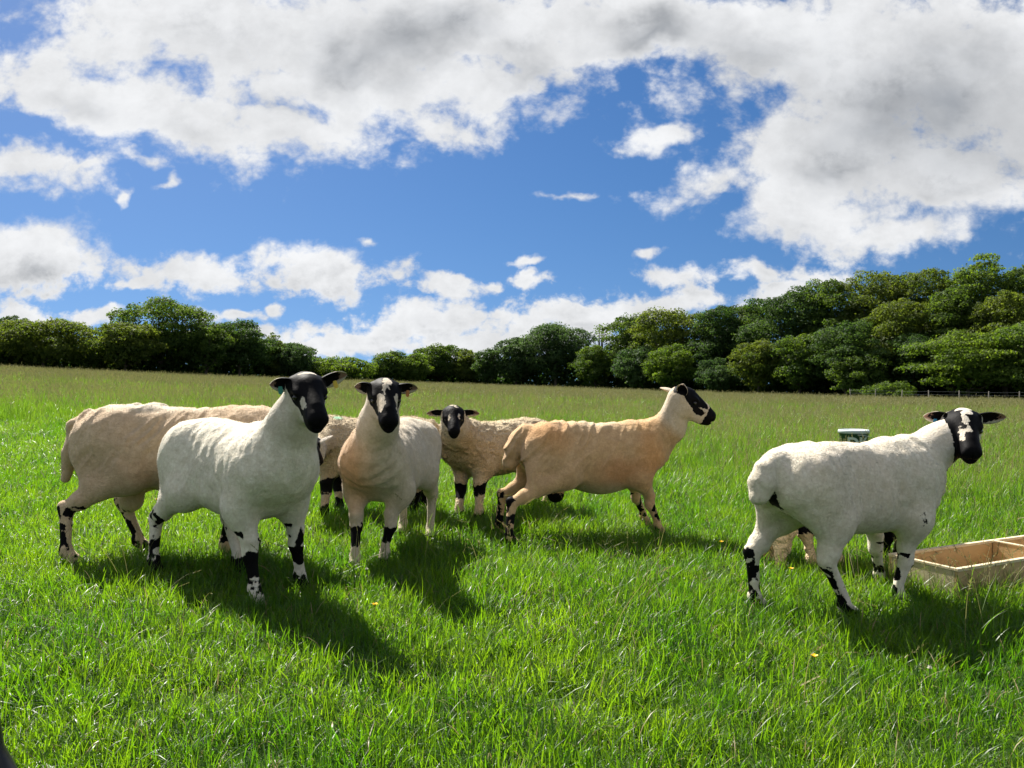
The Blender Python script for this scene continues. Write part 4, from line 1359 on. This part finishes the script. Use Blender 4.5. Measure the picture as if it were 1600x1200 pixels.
def make_tree(px, ptop, wpx, dD, kind, label, name='tree', cat='tree', skirt=.04, nl=None, tiers=False, leaf=.21, dens=1.0, cone=False, thin=False):
    D = tree_line(px) + dD
    base = at(px, 590, D)
    x, y = base[0], base[1]
    z0 = float(ground(x, y))
    H = float(at(px, ptop, D)[2]) - z0
    W = wpx / FPX * D * (1.24 if wpx > 20 else 1)
    rs = np.random.default_rng(int(px * 7 + ptop * 13 + wpx))
    root = bpy.data.objects.new(name, None)
    COL.objects.link(root)
    root.location = (x, y, z0)
    tag(root, label, cat, 'trees and bushes along the far edge of the field')
    # crown: an uneven envelope, clad in many unequal boughs
    zb = skirt * H
    hw, hd, hh = W / 2, min(W / 2, 4.5), (H - zb) / 2
    size = (hw * hd * hh) ** (1 / 3)
    if nl is None:
        nl = int(np.clip(26 + 8.5 * size ** 1.3, 28, 100))
    cs, rr = [], []
    ph = rs.uniform(0, 6.28, 4)
    for i in range(nl):
        v = rs.normal(size=3); v /= np.linalg.norm(v)
        if v[2] < -.55: v[2] *= -1
        az = math.atan2(v[1], v[0])
        bump = 1 + .10 * math.sin(2 * az + ph[0]) + .08 * math.sin(3 * az + ph[1] + 2 * v[2])
        if cone:
            q = rs.random(); w = (1 - q) * .9
            c = np.array([math.cos(az) * hw * w, math.sin(az) * hw * w, zb + 2 * hh * q])
            r = size * rs.uniform(.16, .26) * (1.1 - q * .7)
        else:
            sup = (abs(v[0]) ** 2.5 + abs(v[1]) ** 2.5 + abs(v[2]) ** 2.5) ** (-1 / 2.5)
            r = size * rs.uniform(.12, .28) * (1.0 if i % 4 else 1.35)
            f = rs.uniform(.86, 1.0) if i % 5 else rs.uniform(.3, .7)
            if v[2] < 0: f *= 1 - .16 * abs(v[2])
            c = v * sup * f * bump
            c = np.array([c[0] * max(.05, hw - r * .8), c[1] * max(.05, hd - r * .8), zb + hh + c[2] * max(.05, hh - r * .75)])
        cs.append(c)
        rr.append(np.array([r * 1.75, r * 1.5, r * .42]) if tiers else np.array([r * rs.uniform(.8, 1.55), r * rs.uniform(.8, 1.4), r * rs.uniform(.48, .85)]))
    r = size * .26
    cs.append(np.array([rs.uniform(-.10, .10) * W, 0, H - r * .85])); rr.append(np.array([r, r, r * .85]))
    cs, rr = np.array(cs), np.array(rr)
    L = list(zip(cs, rr))
    lf = leaf * (.80 if size < 3.5 else 1.0) * (D / 80.0) ** .5
    area = (rr[:, 0] * rr[:, 2]) * 12.5
    n = int(min(area.sum() / (lf * lf * .30) * .58 * dens, 38000))
    li = rs.choice(len(L), n, p=area / area.sum())
    d = rs.normal(size=(n, 3)); d /= np.linalg.norm(d, axis=1, keepdims=True)
    d[:, 2] = np.where((d[:, 2] < -.2) & (rs.random(n) < .7), -d[:, 2], d[:, 2])
    P0 = (cs[li] + d * rr[li]).astype(np.float32)
    spr = vnoise(P0, 1.5, int(px)) * .34 + vnoise(P0, 3.4, int(px) + 1) * .26
    rad = 1.0 - .45 * rs.random(n) ** 2 + spr + .06 * rs.normal(size=n)
    c = cs[li] + d * rr[li] * rad[:, None]
    inside = np.zeros(n, bool)
    for k in range(len(L)):
        inside |= ((((c - cs[k]) / rr[k]) ** 2).sum(1) < .45) & (li != k)
    keep = (~inside | (rs.random(n) < .18)) & (c[:, 2] > .1)
    c, d, li = c[keep], d[keep], li[keep]
    nf = int(1500 * dens) if not cone else 200
    if name != 'sapling':      # inner foliage, so that the crown is closed
        w = rs.normal(size=(nf, 3)); w /= np.linalg.norm(w, axis=1, keepdims=True)
        ci = w * rs.random((nf, 1)) ** .5 * .72 * np.array([hw, hd, hh]) + np.array([0, 0, zb + hh * .95])
        if cone: ci[:, :2] *= np.clip(1 - (ci[:, 2] - zb) / (2 * hh), 0, 1)[:, None]
        c = np.concatenate([c, ci]); d = np.concatenate([d, w]); li = np.concatenate([li, rs.integers(0, len(L), nf)])
    n = len(c)
    big = np.ones((n, 1)); big[n - (nf if name != 'sapling' else 0):] = 2.1
    nn = d * .8 + rs.normal(size=(n, 3)) * .62 + np.array([0, 0, .30])
    nn /= np.linalg.norm(nn, axis=1, keepdims=True)
    t1 = np.cross(nn, rs.normal(size=(n, 3))); t1 /= np.linalg.norm(t1, axis=1, keepdims=True) + 1e-9
    t2 = np.cross(nn, t1)
    sz = lf * rs.uniform(.55, 1.25, n)[:, None] * big
    a = c + t1 * sz * .62
    b1 = c - t1 * sz * .40 + t2 * sz * .42
    b2 = c - t1 * sz * .40 - t2 * sz * .42
    V = np.stack([a, b1, b2], 1).reshape(-1, 3)
    F = np.arange(n * 3).reshape(-1, 3)
    lobe_tone = rs.uniform(0, 1, len(L))
    lv = np.clip(.6 * lobe_tone[li] + .5 * rs.random(n) - .05, 0, 1)
    cr = mesh_obj('crown', V, F, LEAF[kind], root, False)
    fattr(cr.data, 'lv', np.repeat(lv, 3))
    cr['kind'] = 'stuff'
    # trunk with limbs reaching into the lobes
    tv, tf = tube([(0, 0, -.3), (0, 0, H * .12), (rs.uniform(-.2, .2), 0, H * .35), (rs.uniform(-.4, .4), rs.uniform(-.3, .3), H * .7)], [H * .030, H * .024, H * .018, H * .006])
    order = rs.permutation(len(L))[:9]
    for k in order:
        s0 = np.array([0, 0, H * rs.uniform(.15, .45)])
        e0 = cs[k]
        m0 = (s0 + e0) / 2 + np.array([0, 0, -.05 * H])
        v, f = tube([s0, m0, e0], [H * .011, H * .008, .03], 5)
        o = len(tv)
        tv += v; tf += [tuple(q + o for q in w) for w in f]
    mesh_obj('trunk', np.array(tv), np.array(tf), BARK, root, True)
    return root

TREES = [
 # px, top, width, behind the line, foliage, label
 (-30, 500, 110, 6, 'mid', 'green round tree cut by the left edge of the picture', {}),
 (68, 498, 150, 2, 'olive', 'broad olive bush tree nearest the left edge', dict(tiers=False)),
 (15, 494, 50, 12, 'dark', 'dark treetop peeping out behind the broad olive bush tree at left', {}),
 (150, 541, 60, 3, 'fresh', 'low light green bush in the dip between the two big left trees', dict(name='bush', cat='bush')),
 (196, 503, 80, 0, 'olive', 'olive shoulder tree on the left side of the tall domed oak', {}),
 (252, 467, 150, 5, 'mid', 'tall domed oak, highest tree on the left half', {}),
 (322, 502, 66, 2, 'mid', 'narrow tree just right of the tall domed oak', {}),
 (374, 500, 84, 3, 'dark', 'dark rounded tree above and left of the front white sheep', {}),
 (420, 524, 50, 6, 'olive', 'yellowish tree below a small pointed conifer tip', {}),
 (426, 519, 16, 9, 'dark', 'small pointed conifer tip above the yellowish tree', dict(cone=True, name='conifer', skirt=.3, nl=26)),
 (462, 536, 62, 3, 'blue', 'blue green tree behind the front white sheep head', {}),
 (492, 556, 34, 8, 'dark', 'small dark bush right of the blue green tree', dict(name='bush', cat='bush')),
 (530, 558, 96, 2, 'fresh', 'low long yellow green bush behind the two front sheep heads', dict(name='bush', cat='bush')),
 (612, 549, 56, 2, 'mid', 'small green tree at the left end of the middle tree row', {}),
 (648, 552, 46, 0, 'fresh', 'light green bush left of the middle rounded tree', dict(name='bush', cat='bush')),
 (684, 537, 66, 4, 'mid', 'rounded tree in the middle above the smallest sheep head', {}),
 (728, 546, 46, 3, 'olive', 'yellowish tree between the rounded tree and the dark ball tree', {}),
 (762, 544, 40, 1, 'dark', 'small dark ball shaped tree near the picture middle', {}),
 (806, 526, 64, 3, 'blue', 'blue green tree left of the domed middle tree', {}),
 (868, 507, 108, 4, 'blue', 'wide domed tree of the middle, left of the thin sapling', {}),
 (938, 507, 15, 7, 'mid', 'thin airy sapling standing above its neighbours in the middle', dict(name='sapling', skirt=.72, nl=9, leaf=.22, dens=.45)),
 (930, 540, 56, 0, 'mid', 'bright green lower tree under the thin sapling', {}),
 (985, 497, 86, 6, 'mid', 'green tree sloping up right of the thin sapling', {}),
 (1000, 540, 70, -2, 'blue', 'low blue green bush tree left of the turned away ram', {}),
 (1055, 482, 112, 4, 'olive', 'olive green broad tree above the turned away ram', {}),
 (1050, 540, 70, -3, 'fresh', 'yellow green lower tree right behind the turned away ram', {}),
 (1128, 478, 82, 5, 'dark', 'dark smooth tree right of the olive broad tree', {}),
 (1122, 560, 56, -3, 'blue', 'small grey green bush right of the turned away ram head', dict(name='bush', cat='bush')),
 (1178, 474, 66, 8, 'mid', 'green tree in the saddle before the high wood', {}),
 (1185, 530, 70, -2, 'olive', 'lower olive tree under the saddle of the wood', {}),
 (1236, 449, 104, 6, 'dark', 'dark tree at the left shoulder of the high wood', {}),
 (1250, 520, 84, 0, 'mid', 'green tree low in the left part of the high wood', {}),
 (1300, 440, 96, 8, 'mid', 'second tree along the crest of the high wood from its left shoulder', {}),
 (1322, 505, 90, 0, 'dark', 'dark lower tree in the middle of the high wood', {}),
 (1368, 425, 100, 9, 'olive', 'olive crest tree in the middle of the high wood', {}),
 (1400, 470, 84, 3, 'olive', 'yellowish bumpy tree in the sunlit middle of the high wood', {}),
 (1340, 555, 70, -3, 'mid', 'small green tree low in front of the high wood', {}),
 (1442, 421, 88, 8, 'olive', 'sunlit yellowish crest tree left of the tallest tree', {}),
 (1430, 520, 80, 1, 'dark', 'dark lower tree left of the light spreading tree', {}),
 (1534, 407, 84, 7, 'fresh', 'tallest tree of the wood, top right', {}),
 (1488, 448, 76, 4, 'mid', 'green tree between the yellowish crest tree and the tallest tree', {}),
 (1590, 417, 84, 9, 'mid', 'green crest tree at the right edge behind', {}),
 (1570, 460, 100, 3, 'olive', 'olive tree below the tallest tree near the right edge', {}),
 (1385, 597, 74, -5, 'mid', 'low dark shrub at the foot of the wood beside the wire fence', dict(name='shrub', cat='shrub', skirt=0)),
 (1512, 517, 128, -2, 'fresh', 'light green spreading tree with layered branches behind the wire fence', dict(tiers=True)),
 (1605, 503, 100, -1, 'fresh', 'light green layered tree cut by the right edge', dict(tiers=True)),
 (1700, 430, 140, 5, 'mid', 'large green tree beyond the right edge of the picture', {}),
 (1660, 500, 100, 0, 'dark', 'dark tree beyond the right edge of the picture', {}),
]
for (px, ptop, wpx, dD, kind, lab, kw) in TREES:
    make_tree(px, ptop, wpx, dD, kind, lab, **kw)

def understorey():
    """the unbroken dark tangle of stems and leaves at the foot of the wood"""
    rs = np.random.default_rng(5)
    n = 60000
    px = rs.uniform(-120, 1760, n)
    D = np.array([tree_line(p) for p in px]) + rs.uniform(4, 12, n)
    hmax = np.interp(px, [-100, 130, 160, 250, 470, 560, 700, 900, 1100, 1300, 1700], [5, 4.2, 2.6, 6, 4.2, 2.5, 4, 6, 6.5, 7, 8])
    x = (px - 800) / FPX * D
    z = ground(x, D) + rs.random(n) ** 1.5 * hmax
    c = np.stack([x, D, z], -1)
    d = rs.normal(size=(n, 3)); d /= np.linalg.norm(d, axis=1, keepdims=True)
    t1 = np.cross(d, rs.normal(size=(n, 3))); t1 /= np.linalg.norm(t1, axis=1, keepdims=True)
    t2 = np.cross(d, t1)
    s = rs.uniform(.35, .8, n)[:, None]
    V = np.stack([c + t1 * s * .7, c - t1 * s * .4 + t2 * s * .5, c - t1 * s * .4 - t2 * s * .5], 1).reshape(-1, 3)
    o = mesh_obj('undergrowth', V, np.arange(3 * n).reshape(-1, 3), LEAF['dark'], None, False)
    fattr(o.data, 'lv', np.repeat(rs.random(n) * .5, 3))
    o['kind'] = 'stuff'
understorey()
# ------------------------------------------------------------------ feed trough, tub, fence, boot, small flowers
def wood_material(name, a, c, scale=1.0, rough=.75):
    m = bpy.data.materials.new(name)
    m.use_nodes = True
    t = m.node_tree
    b = NB(t)
    bs = t.nodes['Principled BSDF']
    tc = b.add('ShaderNodeTexCoord').outputs['Object']
    g = b.noise(b.vmath('MULTIPLY', tc, (3, 40, 40)), 2.0 * scale, 5.0, .65, dist=.4)
    d = b.noise(tc, 7.0, 5.0, .65)
    col = b.mix(g, rgba(a), rgba(c))
    col = b.mix(b.math('MULTIPLY', b.smooth(d, .48, .72), .55), col, rgba((a[0] * .5, a[1] * .47, a[2] * .42)))
    t.links.new(col, bs.inputs['Base Color'])
    bs.inputs['Roughness'].default_value = rough
    bmp = b.add('ShaderNodeBump'); bmp.inputs['Strength'].default_value = .25; bmp.inputs['Distance'].default_value = .004
    t.links.new(g, bmp.inputs['Height']); t.links.new(bmp.outputs[0], bs.inputs['Normal'])
    return m
WOOD_RIM = wood_material('pale_sawn_wood', (.54, .45, .28), (.72, .62, .42))
WOOD_IN = wood_material('worn_plywood', (.40, .27, .12), (.56, .40, .20))

def board(name, p, size, mat, parent, bev=.003, rot=0):
    """a sawn board with eased edges"""
    bm = bmesh.new()
    bmesh.ops.create_cube(bm, size=1.0)
    for v in bm.verts:
        v.co = Vector((v.co.x * size[0], v.co.y * size[1], v.co.z * size[2]))
    bmesh.ops.bevel(bm, geom=list(bm.edges), offset=bev, segments=2, affect='EDGES', profile=.6)
    me = bpy.data.meshes.new(name)
    bm.to_mesh(me); bm.free()
    for m in (mat if isinstance(mat, (list, tuple)) else [mat]):
        me.materials.append(m)
    o = bpy.data.objects.new(name, me)
    COL.objects.link(o)
    o.location = p
    o.rotation_euler = (0, 0, rot)
    o.parent = parent
    return o
import bmesh

def trough():
    ax = math.radians(29.0)
    fl = np.array([2.20, 3.81])
    L, W, Hh, T = 1.55, .375, .135, .016
    root = bpy.data.objects.new('feed_trough', None)
    COL.objects.link(root)
    u = np.array([math.cos(ax), math.sin(ax)]); v = np.array([-u[1], u[0]])
    mid = fl + u * L / 2 + v * W / 2
    root.location = (mid[0], mid[1], float(ground(*mid)) + .022)
    tilt = math.atan2(float(ground(*(fl + u * L))) - float(ground(*fl)), L)
    root.rotation_euler = (0, -tilt, ax)
    tag(root, 'long shallow wooden feed trough lying in the grass at the right edge', 'trough')
    z = Hh / 2 + .005
    for s in (-1, 1):
        board('side_board', (0, s * (W / 2 - T / 2), z), (L, T, Hh), [WOOD_IN], root)
        board('rim_batten', (0, s * (W / 2 - T / 2), Hh + .0135), (L + .006, T + .008, .016), [WOOD_RIM], root)
        board('end_board', (s * (L / 2 - T / 2), 0, z), (T, W - 2 * T - .002, Hh), [WOOD_RIM if s < 0 else WOOD_IN], root)
        board('rim_batten', (s * (L / 2 - T / 2), 0, Hh + .0130), (T + .006, W - 2 * T - .012, .015), [WOOD_RIM], root)
    board('base_board', (0, 0, .018), (L - 2 * T - .004, W - 2 * T - .004, .018), [WOOD_IN], root)
    board('divider', (.17, 0, z + .016), (.020, W - 2 * T - .012, Hh - .012), [WOOD_IN], root)
    board('rim_batten', (.17, 0, Hh + .0185), (.024, W - 2 * T - .016, .010), [WOOD_RIM], root)
trough()

def lathe(profile, n=36):
    V, F = [], []
    for (r, z) in profile:
        for k in range(n):
            a = 2 * math.pi * k / n
            V.append((r * math.cos(a), r * math.sin(a), z))
    for i in range(len(profile) - 1):
        for k in range(n):
            a, c = i * n + k, i * n + (k + 1) % n
            F.append((a, c, c + n, a + n))
    F.append(tuple(range(n))[::-1]); F.append(tuple(range((len(profile) - 1) * n, len(profile) * n)))
    return V, F

def tub():
    D = 12.0
    p = at(1334, 671, D)
    x, y = p[0], p[1]
    z0 = float(ground(x, y))
    Hh = p[2] - z0
    R = .5 * 46 / FPX * D
    root = bpy.data.objects.new('feed_tub', None)
    COL.objects.link(root)
    root.location = (x, y, z0)
    root.rotation_euler = (0, 0, math.radians(-100))
    tag(root, 'dark green round feed tub with pale grey lid behind the right sheep', 'tub')
    body = plain_material('green_tub_plastic', (.008, .050, .026), .38, .5)
    lidm = plain_material('pale_lid_plastic', (.50, .56, .55), .30, .5)
    paint = plain_material('tub_lettering', (.52, .60, .54), .5)
    rb, rt = R * .80, R * .93
    V, F = lathe([(rb * .96, 0), (rb, .012), (rt * .985, Hh - .075), (rt, Hh - .07), (rt, Hh - .045)])
    poly_obj('body', V, F, body, root, False).data.polygons.foreach_set('use_smooth', [len(f) == 4 for f in F])
    V, F = lathe([(R * .965, Hh - .056), (R, Hh - .054), (R, Hh - .018), (R * .985, Hh - .008), (R * .95, Hh - .002), (R * .93, Hh - .002), (R * .915, Hh - .012), (R * .02, Hh - .012)])
    lid = poly_obj('lid', V, F, lidm, root, False)
    lid.data.polygons.foreach_set('use_smooth', [len(f) == 4 for f in F])
    # the printed letters, wrapped round the wall of the tub
    cu = bpy.data.curves.new('lettering', 'FONT')
    cu.body = 'DK'
    cu.size = .235
    cu.align_x = 'CENTER'
    cu.offset = .008
    tmp = bpy.data.objects.new('lettering', cu)
    COL.objects.link(tmp)
    dg = bpy.context.evaluated_depsgraph_get()
    me = bpy.data.meshes.new_from_object(tmp.evaluated_get(dg))
    bpy.data.objects.remove(tmp)
    bm = bmesh.new(); bm.from_mesh(me)
    bmesh.ops.subdivide_edges(bm, edges=list(bm.edges), cuts=3)
    bmesh.ops.triangulate(bm, faces=list(bm.faces))
    bm.to_mesh(me); bm.free()
    zt = Hh - .275
    for v in me.vertices:
        zz = zt + v.co.y
        r = rb + (rt - rb) * zz / (Hh - .07) + .004
        a = v.co.x / rt + math.radians(4)
        v.co = Vector((r * math.cos(a), r * math.sin(a), zz))
    me.materials.append(paint)
    me.name = 'lettering'
    o = bpy.data.objects.new('lettering', me)
    COL.objects.link(o); o.parent = root
    # wire handle lying along the rim
    hv, hf = tube([(R * 1.02 * math.cos(a), R * 1.02 * math.sin(a), Hh - .07 - .05 * math.sin(a) ** 2) for a in np.linspace(0, math.pi, 15)], [.005] * 15, 6)
    mesh_obj('handle', np.array(hv), np.array(hf), lidm, root)
tub()

def fence():
    Df = 64.0
    xs = [(px - 800) / FPX * Df for px in (1330, 1368, 1409, 1452, 1499, 1545, 1593, 1642, 1692)]
    root = bpy.data.objects.new('wire_fence', None)
    COL.objects.link(root)
    root.location = (xs[4], Df, float(ground(xs[4], Df)))
    tag(root, 'thin wire fence on grey posts in front of the wood at right', 'fence')
    post = wood_material('weathered_post', (.16, .14, .11), (.30, .27, .22))
    wire = plain_material('fence_wire', (.30, .31, .30), .45, .5, metal=.7)
    tops = []
    rs = np.random.default_rng(3)
    me = None
    for x in xs:
        z = float(ground(x, Df)) - root.location.z
        h = 1.28
        if me is None:
            v, f = tube([(0, 0, -.3), (0, 0, h * .5), (0, 0, h), (0, 0, h + .03)], [.042, .041, .040, .02], 8)
            o = mesh_obj('post', np.array(v), np.array(f), post, root)
            me = o.data
        else:
            o = bpy.data.objects.new('post', me)
            COL.objects.link(o); o.parent = root
        o.location = (x - xs[4], 0, z)
        o.rotation_euler = (rs.normal(0, .02), rs.normal(0, .025), rs.uniform(0, 6))
        tops.append((x - xs[4], z))
    for hz in (.45, .70, .95, 1.20):
        pts = []
        for i, (x, z) in enumerate(tops):
            pts.append((x, -.06, z + hz))
            if i + 1 < len(tops):
                pts.append(((x + tops[i + 1][0]) / 2, -.06, (z + tops[i + 1][1]) / 2 + hz - .012))
        v, f = tube(pts, [.006] * len(pts), 4)
        mesh_obj('wire', np.array(v), np.array(f), wire, root)
fence()

def boot():
    """a rubber boot whose instep just enters the frame at the lower left"""
    rub = plain_material('black_rubber', (.010, .010, .011), .42, .4)
    p = at(6, 1200, 1.72)
    root = bpy.data.objects.new('rubber_boot', None)
    COL.objects.link(root)
    x, y = p[0] - .072, p[1]
    root.location = (x, y, float(ground(x, y)))
    root.rotation_euler = (0, 0, math.radians(-12))
    tag(root, 'black rubber boot cut off by the lower left corner', 'boot')
    # cross sections from the toe up over the instep to the shaft: centre x, z, half length, half width
    secs = [(.085, .045, .090, .052), (.075, .075, .090, .052), (.050, .105, .088, .050), (.020, .140, .080, .048), (-.005, .19, .068, .050), (-.015, .25, .064, .054), (-.02, .32, .066, .058)]
    n = 20
    V, F = [], []
    for (cx, cz, a, b_) in secs:
        for k in range(n):
            t = 2 * math.pi * k / n
            V.append((cx + a * math.cos(t) * (1.15 if math.cos(t) > 0 else 1.0), b_ * math.sin(t), cz - .018 * math.cos(t)))
    for i in range(len(secs) - 1):
        for k in range(n):
            a, c = i * n + k, i * n + (k + 1) % n
            F.append((a, c, c + n, a + n))
    F.append(tuple(range(n))[::-1])
    o = poly_obj('upper', V, F, rub, root, True)
    sv, sf = [], []
    for z in (0.0, .035):
        for k in range(n):
            t = 2 * math.pi * k / n
            sv.append((.085 + .125 * math.cos(t), .058 * math.sin(t), z))
    for k in range(n):
        sf.append((k, (k + 1) % n, n + (k + 1) % n, n + k))
    sf += [tuple(range(n))[::-1], tuple(range(n, 2 * n))]
    poly_obj('sole', sv, sf, rub, root)
boot()

def flowers():
    yel = plain_material('buttercup_petal', (.80, .52, .01), .35)
    whi = plain_material('clover_white', (.72, .68, .60), .6)
    gre = plain_material('flower_stem', (.06, .12, .02), .6)
    spots = [(245, 812, 'y', 'yellow buttercup left of the front white sheep hind leg'), (1236, 932, 'y', 'yellow buttercup under the belly of the right white sheep'), (1127, 884, 'y', 'yellow buttercup left of the right white sheep hind leg'),
             (1272, 1090, 'y', 'yellow buttercup low in the grass at lower right'), (586, 1000, 'y', 'yellow buttercup in the shadow below the facing sheep'), (1510, 936, 'y', 'yellow buttercup in front of the wooden trough'),
             (931, 1030, 'w', 'white clover flower right of centre in the near grass'), (573, 934, 'w', 'white clover flower below the facing sheep legs'), (1452, 1108, 'w', 'white clover flower at lower right in the near grass')]
    for (px, py, k, lab) in spots:
        p = on_ground(px, py)
        root = bpy.data.objects.new('buttercup' if k == 'y' else 'clover_flower', None)
        COL.objects.link(root)
        root.location = p
        tag(root, lab, 'flower', 'small flowers in the grass')
        h = .135
        root.scale = (.75, .75, 1)
        v, f = tube([(0, 0, 0), (.006, .003, h * .5), (.0, .0, h)], [.0018, .0016, .0014], 5)
        mesh_obj('stem', np.array(v), np.array(f), gre, root)
        if k == 'y':
            for i in range(5):
                a = i * 2 * math.pi / 5
                c, s = math.cos(a), math.sin(a)
                q = [(0, 0, 0), (.007, -.008, .006), (.015, -.006, .010), (.017, 0, .011), (.015, .006, .010), (.007, .008, .006)]
                vs = [(c * X - s * Y, s * X + c * Y, h + Z) for (X, Y, Z) in q]
                poly_obj('petal', vs, [(0, 1, 2), (0, 2, 3), (0, 3, 4), (0, 4, 5)], yel, root, True)
        else:
            vs, fs = [], []
            rs = np.random.default_rng(int(px))
            for i in range(40):
                d = rs.normal(size=3); d /= np.linalg.norm(d)
                d[2] = abs(d[2])
                e = np.cross(d, rs.normal(size=3)); e /= np.linalg.norm(e)
                o = len(vs)
                b0 = np.array([0, 0, h])
                vs += [b0 + d * .003 - e * .0015, b0 + d * .003 + e * .0015, b0 + d * .013]
                fs.append((o, o + 1, o + 2))
            poly_obj('flower_head', vs, fs, whi, root)
flowers()
